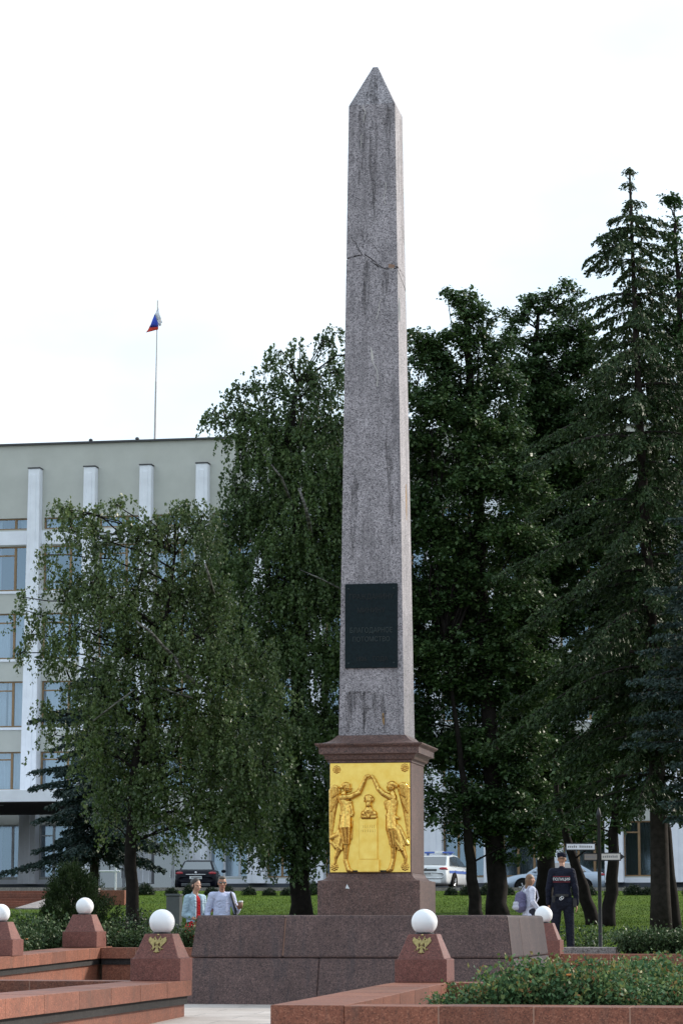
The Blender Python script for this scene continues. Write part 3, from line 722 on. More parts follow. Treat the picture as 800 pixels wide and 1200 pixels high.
def broad_tree(name, label, base_px, Y, trunk_px, tr_r, blobs, leafmat_, bark, cat='tree', strands=False, leaf=(.10, .075), dens=1.0, seed=1, depth=1.0, group=None, pale=None, extra_trunks=()):
    """trunk_px: list of pixels up the trunk; blobs: (px, py, rpx[, dY])"""
    rg = np.random.default_rng(seed)
    b = at(base_px[0], base_px[1], Y); b.z = gz(Y)
    t = empty(name, b, 0, label, cat, group)
    mb = MB()
    def trunk(pxs, rad, yoff=0):
        pts = [Vector((0, yoff, -.1))] if not yoff else []
        for px, py in pxs: pts.append(at(px, py, Y) - b + Vector((0, yoff, 0)))
        if yoff: pts[0].z = -.1
        # densify
        P = []
        for a, c in zip(pts, pts[1:]):
            for k in range(4): P.append(a.lerp(c, k / 4) + Vector(rg.normal(size=3)) * rad * .10)
        P.append(pts[-1])
        n = len(P); rr = [rad * (1.25 if i == 0 else 1) * (1 - .82 * i / (n - 1)) for i in range(n)]
        mb.tube(P, rr, 10); return P
    TP = trunk(trunk_px, tr_r)
    TPs = [TP] + [trunk(tp, r, yo) for tp, r, yo in extra_trunks]
    Pl = []; Dl = []; Ls = []; Ws = []
    s_ = F / Y
    for bl in blobs:
        c = at(bl[0], bl[1], Y) - b; r = bl[2] / s_
        k_ = bl[4] if len(bl) > 4 else 1.0
        dy = (bl[3] if len(bl) > 3 else 0.0)
        if dy == 0: dy = rg.uniform(-1, 1) * r * .6 * depth
        c.y += dy
        # limb from trunk
        T = TPs[int(rg.integers(len(TPs)))]
        cand = [p for p in T if p.z < c.z - .25 * r] or [T[len(T) // 2]]
        p0 = min(cand, key=lambda p: (p - c).length + .25 * abs(p.z - (c.z - 1.2 * r - .25 * (p - c).length)))
        limb(mb, p0, c, max(.025, min(.09, r * .05)), .012, .06, 6, rg)
        nb = max(3, int(dens * k_ * 9 * r * r + rg.uniform(0, 1)))
        for i in range(nb):
            u = rg.normal(size=3); u /= np.linalg.norm(u); rr = rg.uniform(0, 1) ** .45
            q = np.array(c) + u * rr * r * np.array([1, depth, 1]) * (1 + .15 * rg.normal())
            limb(mb, np.array(c) + (q - np.array(c)) * rg.uniform(0, .3), q, .016, .005, .05, 3, rg)
            br = rg.uniform(*((.22, .50) if strands else (.16, .40))) * min(1.0, .55 + .5 * r)
            if strands:
                ns = int(rg.integers(8, 15) * (br / .4))
                for s in range(max(4, ns)):
                    l = rg.uniform(.3, 1.15) * min(1.15, .5 + .4 * r); m = int(26 * l) + 4
                    a_ = rg.uniform(0, 6.28); d_ = br * rg.uniform(0, 1) ** .5
                    o = q + np.array([d_ * math.cos(a_), d_ * math.sin(a_), .16 - .5 * d_ * d_ / br + rg.normal() * .05]); sw = np.array([math.cos(a_), math.sin(a_)]) * .12 + rg.normal(size=2) * .05
                    tt = rg.uniform(0, 1, m) ** 1.15
                    P = np.stack([o[0] + sw[0] * tt + rg.normal(size=m) * .032, o[1] + sw[1] * tt + rg.normal(size=m) * .032, o[2] - l * tt], 1)
                    Pl.append(P); Dl.append(np.stack([rg.normal(size=m) * .55, rg.normal(size=m) * .55, -np.abs(rg.normal(size=m)) - .2], 1))
                    sz = np.clip(rg.lognormal(0, .28, m), .5, 1.7); Ls.append(sz * leaf[0]); Ws.append(sz * leaf[1] * rg.uniform(.75, 1.15, m))
            else:
                m = int(150 * (br / .4) ** 2) + 18
                v = rg.normal(size=(m, 3)); v /= np.linalg.norm(v, axis=1, keepdims=True); v[:, 2] = np.abs(v[:, 2]) * np.where(rg.uniform(0, 1, m) < .75, 1, -.6)
                P = q + v * (rg.uniform(0, 1, m) ** .38)[:, None] * br * np.array([1, 1, .75]) + rg.normal(size=(m, 3)) * .07
                Pl.append(P); Dl.append(v * np.array([1, 1, .3]) + rg.normal(size=(m, 3)) * .45 + np.array([0, 0, -.35]))
                sz = np.clip(rg.lognormal(0, .3, m), .5, 1.8); Ls.append(sz * leaf[0]); Ws.append(sz * leaf[1] * rg.uniform(.75, 1.15, m))
    mb.build('trunk', bark, t, smooth=True)
    if pale:
        for pts, r in pale:
            P = [at(x, y, Y - dyy) - b for x, y, dyy in pts]; MB().tube(P, [r * (1 - .6 * i / (len(P) - 1)) for i in range(len(P))], 7).build('limb', 'bark_birch', t, smooth=True)
    P = np.concatenate(Pl); D_ = np.concatenate(Dl)
    leaves('crown', leafmat_, P, D_, np.concatenate(Ls), np.concatenate(Ws), t, seed, .15, .4 if strands else 1.6)
    return t

def conifer(name, label, base_px, Y, top_px, tr_r, widths, leafmat_, n_whorl, droop, seed, zlow_px, spray=(.26, .055), dens=1.0, cat='tree', hang=.5, irregular=.3, bare=.0, bark='bark_spruce'):
    """widths: list of (py, half-width px) giving the branch reach"""
    rg = np.random.default_rng(seed); b = at(base_px[0], base_px[1], Y); b.z = gz(Y)
    t = empty(name, b, 0, label, cat); mb = MB(); s_ = F / Y
    top = at(top_px[0], top_px[1], Y) - b; H = top.z
    def tp(z): f = z / H; return Vector((top.x * f + .10 * math.sin(f * 5) * (1 - f), top.y * f, z))
    n = 18; mb.tube([tp(H * (i / n) - (.1 if i == 0 else 0)) for i in range(n + 1)], [tr_r * (1.15 if i == 0 else 1) * (1 - .95 * (i / n) ** .9) + .012 for i in range(n + 1)], 10)
    zs = [(zpx(p, Y) - b.z, w / s_) for p, w in widths]; zs.sort()
    zl = zpx(zlow_px, Y) - b.z
    def reach(z):
        for (a, wa), (c, wc) in zip(zs, zs[1:]):
            if z <= c: return wa + (wc - wa) * max(0, (z - a)) / (c - a)
        return zs[-1][1]
    Pl, Dl, Ls, Ws = [], [], [], []
    for i in range(n_whorl + 1):
        f = (i + rg.uniform(-.3, .3)) / n_whorl; z = min(H - .05, zl + (H - .12 - zl) * (max(0, f) ** .92))
        k = int(rg.integers(4, 7)); a0 = rg.uniform(0, 6.28)
        for j in range(k):
            a = a0 + j * 2 * math.pi / k + rg.normal() * .2
            r = reach(z) * (1 + irregular * rg.normal() * .8)
            r = max(r, .07)
            if rg.uniform() < bare * (1.4 if f > .5 else 1): r *= rg.uniform(.2, .5)
            o = np.array(tp(z)); dv = np.array([math.cos(a), math.sin(a), 0]); m = max(4, int(r / .16)); pts = []
            up = rg.uniform(.05, .25)
            for s in range(m + 1):
                q = s / m; pts.append(o + dv * r * q + np.array([0, 0, r * (up * q * .7 - droop * q * q + .22 * droop * q ** 4)]))
            mb.tube([Vector(p) for p in pts], [max(.006, .006 + .012 * r * (1 - s / m)) for s in range(m + 1)], 5)
            pts = np.array(pts); side = np.array([-dv[1], dv[0], 0])
            ntw = max(5, int(dens * 11 * r))
            for w_ in range(ntw):
                q = ((w_ + rg.uniform(0, 1)) / ntw) ** .85; q = max(q, .10 if r > 1 else 0)
                ix = min(int(q * m), m - 1); p = pts[ix] + (pts[ix + 1] - pts[ix]) * (q * m - ix)
                sg = -1 if w_ % 2 else 1
                l = (.16 + .42 * min(r, 2.2) * (1 - q) ** .7 * .5) * rg.uniform(.6, 1.25)
                td = side * sg * rg.uniform(.35, 1.0) + dv * .75 + np.array([0, 0, -hang * rg.uniform(.35, 1.3)]); td /= np.linalg.norm(td)
                nk = int(6 + 24 * l); tt = rg.uniform(0, 1, nk)
                P = p + td * (l * tt)[:, None] + np.stack([np.zeros(nk), np.zeros(nk), -hang * .35 * l * tt ** 2], 1) + rg.normal(size=(nk, 3)) * .022
                Pl.append(P); Dl.append(td + rg.normal(size=(nk, 3)) * .5 + np.array([0, 0, -.25 * hang]))
                tp_ = .55 + .45 * min(1, r / .6)
                Ls.append(rg.uniform(.6, 1.3, nk) * spray[0] * tp_); Ws.append(rg.uniform(.7, 1.3, nk) * spray[1] * tp_)
    mb.build('trunk', bark, t, smooth=True)
    leaves('crown', leafmat_, np.concatenate(Pl), np.concatenate(Dl), np.concatenate(Ls), np.concatenate(Ws), t, seed, .3)
    return t

# ------------------------------------------------------------------ trees
broad_tree('birch_tree', 'drooping birch with pale limbs in front of the white columned building', (157, 1066), 68, [(153, 985), (160, 900), (178, 800), (195, 720), (205, 650)], .17,
    [(88, 628, 26), (112, 622, 24), (150, 632, 30), (196, 630, 34), (232, 628, 32), (70, 680, 26, 0, .8), (46, 720, 24, 0, .7), (36, 742, 14, 0, .6), (108, 690, 40), (160, 690, 44), (212, 690, 46), (90, 740, 36), (138, 750, 44), (190, 752, 46), (236, 750, 44),
     (66, 770, 20, 0, .6), (84, 800, 30, 0, .8), (122, 815, 42), (172, 820, 46), (224, 820, 46), (262, 800, 40), (66, 862, 22, 0, .6), (104, 872, 36, 0, .8), (150, 880, 42), (202, 885, 44), (252, 880, 44), (285, 900, 36), (120, 925, 32, 0, .8), (172, 932, 36), (225, 935, 38), (270, 945, 34), (300, 960, 28), (245, 965, 28), (205, 975, 22, 0, .7), (130, 965, 20, 0, .5), (310, 900, 34), (318, 840, 34), (300, 780, 34), (168, 972, 18, 0, .6), (250, 700, 36), (228, 665, 30), (100, 600, 14, 0, .6), (85, 598, 10, 0, .6), (28, 700, 9, 0, .8), (24, 765, 9, 0, .7), (72, 596, 8, 0, .7), (140, 594, 9, 0, .7), (214, 596, 9, 0, .7), (58, 650, 10, 0, .7), (50, 830, 9, 0, .8), (205, 600, 16, 0, .7), (235, 612, 12, 0, .7), (176, 612, 16, 0, .7)],
    'leaf_birch', 'bark_dark', strands=True, leaf=(.074, .054), dens=2.9, seed=11,
    pale=[([(212, 790, 0), (206, 772, 1.2), (190, 756, 1.8), (178, 742, 2.2), (160, 728, 2.4)], .06), ([(245, 812, 0), (228, 800, 1.0), (212, 786, 1.3), (205, 770, 1.4)], .06), ([(110, 845, 1.2), (135, 825, 1.6), (158, 808, 1.8)], .03), ([(225, 818, 1), (205, 812, 1.6), (188, 806, 1.8)], .03), ([(250, 695, .5), (244, 672, 1.2), (240, 660, 1.3)], .045)])
broad_tree('birch_tree', 'tall leafy birch with a dark trunk just left of the obelisk', (353, 1072), 77, [(350, 990), (345, 880), (352, 760), (348, 640), (335, 540), (350, 450)], .30,
    [(388, 425, 22, 0, .5), (402, 440, 22, 0, .6), (375, 450, 24, 0, .7), (340, 425, 18, 0, .6), (352, 445, 24, 0, .8), (326, 455, 22, 0, .8), (270, 468, 16, 0, .45), (262, 490, 18, 0, .5), (288, 485, 22, 0, .8), (310, 500, 34), (352, 500, 38), (392, 500, 36), (284, 530, 28), (330, 550, 46), (380, 560, 46), (276, 572, 22), (300, 600, 44), (355, 620, 50), (400, 620, 44),
     (268, 630, 34), (278, 670, 40), (325, 680, 50), (380, 690, 50), (420, 560, 44), (430, 660, 44), (275, 740, 44), (325, 755, 50), (380, 770, 50), (430, 760, 46), (290, 830, 46), (340, 840, 48), (390, 850, 44), (430, 850, 40), (300, 900, 40), (350, 915, 44), (395, 925, 36), (265, 850, 36), (330, 965, 36), (370, 970, 30), (280, 950, 32), (484, 388, 10, 0, .5), (470, 430, 24, 0, .6), (310, 990, 24, 0, .8), (345, 1000, 22, 0, .8), (378, 990, 22, 0, .7), (260, 905, 34), (388, 405, 12, 0, .6), (330, 412, 12, 0, .6), (300, 455, 16, 0, .7), (250, 480, 10, 0, .4), (262, 600, 16, 0, .8), (248, 495, 7, 0, .6), (275, 455, 8, 0, .7), (318, 425, 8, 0, .7), (352, 408, 8, 0, .7), (392, 392, 8, 0, .8), (378, 400, 7, 0, .7)],
    'leaf_birch_dark', 'bark_dark', strands=True, leaf=(.082, .060), dens=3.4, seed=12,
    pale=[([(366, 640, 0), (362, 612, 2.2), (357, 592, 2.6), (350, 572, 2.7)], .07), ([(345, 600, 1.0), (330, 560, 2.0), (318, 545, 2.3)], .05), ([(352, 500, 1), (356, 480, 2)], .04), ([(398, 690, 1.0), (375, 678, 2.2), (352, 668, 2.5)], .035)])
broad_tree('lime_tree', 'dark broad-leaved tree with a thick trunk just right of the obelisk', (581, 1076), 77, [(580, 1000), (575, 900), (566, 760), (560, 600), (552, 480), (547, 390), (544, 352)], .31,
    [(536, 362, 16, 0, .6), (530, 352, 10, 0, .5), (552, 385, 20, 0, .8), (560, 410, 24), (500, 420, 24), (520, 440, 30), (560, 455, 36), (596, 450, 26, 0, .8), (500, 480, 36), (545, 505, 42), (590, 505, 36), (505, 550, 44), (560, 570, 48), (605, 565, 42), (500, 630, 46), (555, 645, 48), (610, 640, 46),
     (495, 710, 44), (550, 720, 50), (608, 715, 48), (505, 790, 46), (560, 800, 50), (615, 800, 46), (515, 870, 42), (565, 880, 46), (615, 880, 44), (505, 930, 24, 0, .8), (540, 940, 34), (590, 945, 38), (630, 940, 34), (565, 975, 22, 0, .9), (610, 970, 28), (590, 1000, 18, 0, .7), (530, 975, 16, 0, .6), (505, 960, 14, 0, .5), (640, 985, 24, 0, .9), (550, 350, 10, 0, .6), (575, 372, 12, 0, .6), (524, 346, 7, 0, .5), (545, 355, 12, 0, .8), (560, 372, 16, 0, .8), (535, 395, 20), (492, 405, 18), (580, 420, 24), (510, 410, 18), (490, 520, 30), (488, 600, 34), (486, 680, 34), (488, 760, 34), (487, 850, 30), (530, 690, 40), (575, 760, 40), (520, 760, 36)],
    'leaf_lime', 'bark_dark', leaf=(.10, .08), dens=6.6, seed=13, extra_trunks=[([(556, 1076), (552, 1030), (546, 960), (538, 880), (520, 760)], .20, -.6)])
broad_tree('lime_tree', 'many-topped dark leafy tree between the thick trunk and the tall spruce', (640, 1074), 82, [(640, 980), (636, 860), (632, 700), (628, 560), (625, 430), (630, 370)], .30,
    [(612, 368, 16, 0, .7), (600, 372, 12, 0, .6), (628, 362, 14, 0, .6), (661, 345, 12, 0, .7), (655, 360, 16, 0, .7), (670, 365, 14, 0, .7), (606, 400, 22), (640, 400, 26), (672, 395, 26), (615, 440, 30), (652, 440, 34), (620, 495, 38), (665, 495, 38), (640, 560, 46), (690, 560, 44), (640, 640, 48), (695, 640, 48),
     (650, 720, 48), (700, 720, 48), (640, 800, 46), (700, 800, 46), (655, 880, 44), (705, 870, 44), (650, 935, 36), (690, 940, 30), (740, 850, 40), (740, 760, 44), (745, 680, 44), (670, 975, 24, 0, .8), (620, 940, 34), (690, 905, 40), (770, 800, 40), (780, 700, 40), (770, 600, 40), (735, 600, 44), (640, 352, 8, 0, .5), (616, 352, 8, 0, .5), (663, 332, 8, 0, .6), (690, 420, 26), (700, 470, 34), (684, 385, 18, 0, .8), (676, 350, 10, 0, .6), (648, 345, 9, 0, .6), (620, 350, 10, 0, .6), (640, 470, 34), (675, 430, 24), (600, 520, 34), (650, 520, 38), (640, 590, 40), (622, 700, 42), (660, 660, 40), (600, 760, 40), (680, 520, 36), (610, 850, 40), (670, 800, 40), (700, 620, 40)],
    'leaf_lime', 'bark_dark', leaf=(.10, .08), dens=6.6, seed=14)
broad_tree('maple_tree', 'leaning dark double trunk with sparse low leaves behind the signpost', (712, 1090), 70.5, [(716, 1030), (720, 960), (726, 890), (734, 800), (740, 700)], .19,
    [(700, 880, 26), (660, 920, 26, 0, .7), (690, 930, 28, 0, .8), (650, 960, 18, 0, .5), (680, 965, 20, 0, .6), (730, 930, 26, 0, .6), (725, 965, 14, 0, .5), (740, 890, 30), (790, 890, 22, 0, .6), (775, 880, 20, 0, .5), (780, 935, 12, 0, .4), (705, 985, 10, 0, .5), (725, 845, 30), (770, 840, 30)],
    'leaf_lime', 'bark_dark', leaf=(.115, .09), dens=2.4, seed=15, extra_trunks=[([(699, 1088), (686, 1040), (670, 995), (655, 940), (650, 880)], .20, .8)])
conifer('spruce_tree', 'tall gaunt spruce with drooping branches rising highest at right', (774, 1098), 64, (737, 196), .24,
    [(198, 3), (215, 14), (250, 34), (285, 52), (305, 38), (340, 46), (372, 70), (430, 92), (520, 116), (620, 135), (720, 142), (820, 138), (900, 110)], 'leaf_spruce', 40, .56, 21, 930, (.13, .05), 2.0, hang=.9, irregular=.42, bare=.16)
broad_tree('lime_tree', 'fresh green leafy tree with a narrow top cut by the right edge', (812, 1092), 74, [(808, 900), (800, 700), (798, 500), (793, 330), (791, 260)], .22,
    [(788, 240, 9, 0, .8), (784, 236, 6, 0, .5), (792, 262, 13), (790, 288, 15), (800, 310, 22), (778, 330, 24), (805, 345, 28), (768, 372, 26), (798, 390, 32), (765, 420, 30), (800, 440, 36), (772, 470, 36), (805, 500, 40), (775, 530, 40), (810, 570, 42), (775, 600, 42), (800, 650, 42), (775, 690, 42), (810, 720, 42), (790, 780, 40)],
    'leaf_larch', 'bark_dark', leaf=(.105, .08), dens=3.6, seed=22)
conifer('spruce_tree', 'small blue-green spruce growing under the drooping birch at left', (108, 1064), 80, (110, 770), .15,
    [(775, 6), (830, 34), (900, 52), (950, 62), (1030, 74)], 'leaf_blue_spruce', 30, .30, 23, 1005, (.11, .05), 3.2, hang=.5, irregular=.5)
conifer('spruce_tree', 'blue-green spruce reaching its branches in from the right edge', (850, 1098), 60, (842, 520), .2,
    [(520, 6), (600, 50), (700, 95), (760, 110), (820, 100), (960, 70)], 'leaf_blue_spruce', 24, .18, 24, 960, (.11, .05), 1.6, hang=.4, irregular=.3)
# broad low crown of the thin trunk beside the spruce
broad_tree('maple_tree', 'dark thin trunk standing close behind the tall spruce trunk', (789, 1096), 66, [(781, 1000), (772, 900), (764, 800), (760, 720)], .20,
    [(760, 800, 30), (790, 760, 34), (730, 780, 30), (770, 720, 34), (800, 820, 26)], 'leaf_lime', 'bark_dark', leaf=(.115, .09), dens=2.6, seed=16)

for i, (X_, Y_) in enumerate(((17.5, 43.0), (19.0, 50.5), (23.0, 36.5))):  # unseen limes right of the view, added to shade the lower monument from the sun
    q = F / Y_; x0 = CX + X_ * q; yb = 1080 + (EYE - gz(Y_)) * q
    bl = []
    rt = random.Random(200 + i)
    for k in range(34):
        h = rt.uniform(4.2, 15.5); r = 3.2 * math.sqrt(max(.06, 1 - ((h - 8.5) / 8.2) ** 2))
        bl.append((x0 + rt.uniform(-1, 1) * r * q, yb - h * q, rt.uniform(.9, 1.5) * q, rt.uniform(-1, 1) * r))
    broad_tree('lime_tree', ('big unseen lime tree added for shade right of the plinth, nearest the terrace steps', 'big unseen lime tree added for shade right of the terrace, beyond the others', 'big unseen lime tree added for shade right of the rose planter, closest to the viewer')[i], (x0, yb), Y_, [(x0 + 3, yb - 4 * q), (x0 - 6, yb - 8 * q), (x0, yb - 13 * q)], .32, bl, 'leaf_lime', 'bark_dark', leaf=(.2, .16), dens=.5, seed=30 + i)

# ------------------------------------------------------------------ shrubs
def bush_proto(name, leafm, w, h, n, leaf, seed, petals=0, stems=True):
    rg = np.random.default_rng(seed); t = empty(name); mb = MB(); Pl = []; Dl = []
    ns = 16
    tips = []
    for i in range(ns):
        a = rg.uniform(0, 6.28); r = w * rg.uniform(.2, 1) ** .6; hh = h * (1 - .35 * (r / w) ** 2) * rg.uniform(.75, 1.12)
        tip = np.array([r * math.cos(a), r * math.sin(a), hh]); tips.append(tip)
        limb(mb, (rg.normal() * .05, rg.normal() * .05, 0), tip, .008, .003, .08, 4, rg)
        m = n // ns; q = rg.uniform(.15, 1.05, m)[:, None] ** .7
        P = tip * q + rg.normal(size=(m, 3)) * np.array([w * .20, w * .20, h * .10]); P[:, 2] = np.abs(P[:, 2]); Pl.append(P)
        Dl.append(rg.normal(size=(m, 3)) + np.array([0, 0, .2]) + tip * .8)
    mb.build('stems', 'bark_spruce', t)
    P = np.concatenate(Pl); k = len(P)
    leaves('foliage', leafm, P, np.concatenate(Dl), rg.uniform(.6, 1.3, k) * leaf[0], rg.uniform(.6, 1.3, k) * leaf[1], t, seed)
    if leafm == 'leaf_rose':
        Q = []; E_ = []
        for tip in tips:
            m = 18; Q.append(tip * rg.uniform(.96, 1.12, m)[:, None] + rg.normal(size=(m, 3)) * np.array([.05, .05, .035])); E_.append(rg.normal(size=(m, 3)) + np.array([0, 0, .9]))
        k = 18 * len(tips); leaves('young_leaves', 'leaf_young', np.concatenate(Q), np.concatenate(E_), rg.uniform(.03, .055, k), rg.uniform(.02, .035, k), t, seed + 5)
    for j in range(petals):
        tip = tips[j]; mb = MB()
        for q in range(6):
            a = q * 1.05; mb.ell((tip[0] + .015 * math.cos(a), tip[1] + .015 * math.sin(a), tip[2] + .01), (.016, .016, .012), 6)
        mb.build('blossom', 'petal' if j % 2 else 'petal_orange', t, smooth=True)
    return t
def scatter(protos, places, label, cat, group, seed):
    r_ = random.Random(seed); first = set()
    for i, (p, s) in enumerate(places):
        pr = protos[i % len(protos)]
        o = pr if id(pr) not in first else copy_tree(pr); first.add(id(pr))
        o.location = p; o.rotation_euler = (0, 0, r_.uniform(0, 6.28)); o.scale = (s * r_.uniform(.92, 1.1), s * r_.uniform(.92, 1.1), s * r_.uniform(.88, 1.12)); tag(o, label, cat, group)
pr = [bush_proto('rose_bush', 'leaf_rose', .36, .60, 2300, (.047, .036), 40 + k, k % 3) for k in range(4)]
pl_ = []; r_ = random.Random(5)
base0 = A + UD * 1.55 + VD * 1.25
for j in range(6):
    for i in range(13):
        if j == 0 and i < 0: continue
        u = -.15 + .42 * i + .16 * (j % 2) + r_.uniform(-.07, .07) + .24 * max(0, j - 1) ; v = j * .62 + r_.uniform(-.1, .1)
        q = base0 + UD * u + VD * v; q.z = .10
        pl_.append((q, (.74 if (i == 0) else 1.0) * r_.uniform(.84, 1.0)))
scatter(pr, pl_, 'waist-low rose bush with reddish young leaves in the granite planter', 'bush', 'rose bushes in the right foreground planter', 1)
pr = [bush_proto('leafy_bush', 'leaf_hedge', .42, .62, 1700, (.05, .038), 50 + k, (1 if k == 0 else 0)) for k in range(3)]
pl_ = []
for i in range(17):
    q = FL + UD * (-2.6 + i * .40) + VD * (1.05 + r_.uniform(-.12, .12)); q.z = .42; pl_.append((q, r_.uniform(.85, 1.05) * (1.0 if i > 6 else 1.15)))
for i in range(12):
    q = E.lerp(FL, .1 + .075 * i) - UD * (1.0 + r_.uniform(0, .25)); q.z = .42; pl_.append((q, r_.uniform(.82, 1.0)))
for i in range(8):
    q = E.lerp(FL, .15 + .1 * i) - UD * (1.7 + r_.uniform(0, .25)); q.z = .42; pl_.append((q, r_.uniform(.9, 1.1)))
scatter(pr, pl_, 'dense green leafy bush growing behind the left planter wall', 'bush', 'leafy bushes behind the left planter wall', 2)
pr = [bush_proto('garden_shrub', 'leaf_hedge', .40, .46, 900, (.055, .04), 60 + k) for k in range(2)]
pl_ = []
for i in range(14):
    q = at(735, 1118, 46.7) + UD * (i * .36) + VD * (.45 + r_.uniform(-.1, .1)); q.z = .51; pl_.append((q, r_.uniform(.85, 1.1)))
for i in range(3):
    q = at(735, 1118, 46.7) + UD * (.1 + i * .5) + VD * (1.1); q.z = .51; pl_.append((q, r_.uniform(.9, 1.1)))
scatter(pr, pl_, 'grey-green shrub behind the far right planter wall below the spruce', 'shrub', 'shrubs behind the far right planter wall', 3)
def mound(seed, w, h, n):
    rg = np.random.default_rng(seed); t = empty('garden_shrub'); mb = MB()
    for i in range(8):
        a = i * .785; limb(mb, (0, 0, 0), (w * .6 * math.cos(a), w * .6 * math.sin(a), h * .6), .014, .005, .1, 4, rg)
    mb.build('stems', 'bark_spruce', t)
    u = rg.normal(size=(n, 3)); u /= np.linalg.norm(u, axis=1, keepdims=True); u[:, 2] = np.abs(u[:, 2]); r = rg.uniform(0, 1, n)[:, None] ** .3
    lump = 1 + .10 * np.sin(u[:, :1] * 7 + seed) + .08 * np.sin(u[:, 1:2] * 9)
    P = u * r * lump * np.array([w, w, h]) + rg.normal(size=(n, 3)) * .02; P[:, 2] = np.abs(P[:, 2]) + .01
    leaves('foliage', 'leaf_box', P, u + rg.normal(size=(n, 3)) * .6, rg.uniform(.04, .075, n), rg.uniform(.02, .035, n), t, seed); return t
pr = [mound(70 + k, .33, .36, 2200) for k in range(3)]
pl_ = []
for i in range(30):
    px = 150 + i * 23.5 + r_.uniform(-4, 4); q = at(px, 1045, 98.5 + r_.uniform(-.4, .4)); q.z = gz(q.y); pl_.append((q, r_.uniform(.75, 1.05)))
scatter(pr, pl_, 'low dark rounded shrub at the far lawn edge before the road', 'shrub', 'rounded shrubs along the far lawn edge', 4)
# dark shrubs at the foot of the signpost and birch
pr = [bush_proto('garden_shrub', 'leaf_hedge', .5, .7, 1000, (.055, .04), 75)]
q = at(686, 1105, 52.5); q.z = gz(52.5); scatter(pr, [(q, 1.0)], 'single dark leafy shrub between the officer and the signpost', 'shrub', None, 5)
pr = [bush_proto('garden_shrub', 'leaf_box', .55, .75, 1000, (.055, .04), 76)]
q = at(160, 1072, 62); q.z = gz(62); scatter(pr, [(q, 1.0)], 'dark shrub at the foot of the drooping birch', 'shrub', None, 6)
# thuja
rg = np.random.default_rng(80); b = at(90, 1075, 56); b.z = gz(56)
t = empty('evergreen_bush', b, 0, 'wide dark evergreen bush behind the left globe lamps', 'bush'); mb = MB(); Pl = []; Dl = []
h = zpx(1020, 56) - b.z
for i in range(420):
    a = rg.uniform(0, 6.28); zf = rg.uniform(0, 1) ** .8
    rr = .80 * (1 - zf ** 2.2) ** .6 * (1 + .16 * math.sin(3 * a + 1.3) + .10 * math.sin(5 * a)) * rg.uniform(.55, 1.05)
    tip = np.array([rr * math.cos(a) - .12 * zf, rr * math.sin(a), .06 + h * zf * rg.uniform(.9, 1.05)])
    if i % 4 == 0: limb(mb, (0, 0, 0), tip * .95, .012, .004, .05, 4, rg)
    up = np.array([math.cos(a) * .5, math.sin(a) * .5, .8]); m = 60; tt = rg.uniform(-.5, .6, m)[:, None]
    Pl.append(tip + up * tt * .22 + rg.normal(size=(m, 3)) * .045); Dl.append(up + rg.normal(size=(m, 3)) * .45)
mb.build('stems', 'bark_spruce', t); P = np.concatenate(Pl); P[:, 2] = np.abs(P[:, 2]); k = len(P)
leaves('foliage', 'leaf_thuja', P, np.concatenate(Dl), rg.uniform(.04, .09, k), rg.uniform(.014, .026, k), t, 80)
# grass blades on the near part of the lawn (nobody could count them)
rg = np.random.default_rng(90); n = 120000
Yb = 50 + 54 * rg.uniform(0, 1, n) ** 1.3; Xb = (rg.uniform(-30, 830, n) - 400) / F * Yb
Zb = np.interp(Yb, [49, 50, 105], [.146, .2, 2.25])
hb_ = rg.uniform(.025, .055, n)
o = leaves('grass_blades', 'blade', np.stack([Xb, Yb, Zb + hb_ * .42], 1), np.stack([rg.normal(size=n) * .35, rg.normal(size=n) * .35, np.ones(n)], 1), hb_, hb_ * .18 + .007, None, 90)
o['kind'] = 'stuff'; o['label'] = 'short green grass blades all over the lawn'; o['category'] = 'grass'

# ------------------------------------------------------------------ government building
BY = 132.0
bd = empty('office_building', (0, BY, 2.25), -AZ, 'long white-columned office block with beige walls behind the trees', 'building')
bz = lambda py: zpx(py, 134.3) - 2.25
PITCH = 2.855; U0 = -15.46; K0, K1 = -5, 17
xs = [U0 + PITCH * k for k in range(K0, K1 + 1)]; XL, XR = xs[0] - .7, xs[-1] + .7
ZR = bz(519.5); H0 = bz(1036); rows = [(bz(1029), bz(966), 'g'), (bz(925.5), bz(880), 'u'), (bz(851), bz(797), 'u'), (bz(770.5), bz(717), 'u'), (bz(690.5), bz(638), 'u'), (bz(618.5), bz(605), 's')]
WW = 2.04
mb = MB(); z = H0
D_ = .35
edges = []
for z0, z1, k in rows: edges.append((z0, z1))
zprev = H0
for z0, z1 in edges:
    mb.box(XL, XR, 0, D_, zprev, z0); zprev = z1
mb.box(XL, XR, 0, D_, zprev, ZR)
for z0, z1 in edges:
    for x in [XL - 1] + xs:
        pass
    bx = [XL] + [v for x in xs for v in (x - (PITCH - WW) / 2, x + (PITCH - WW) / 2)] + [XR]
    for a, c in zip(bx[::2], bx[1::2]):
        pass
    pr_ = []
    for x in xs: mb.box(max(XL, x - (PITCH - WW) / 2), min(XR, x + (PITCH - WW) / 2), .002, D_ - .002, z0 + .001, z1 - .001)
mb.build('wall', 'wall_beige', bd)
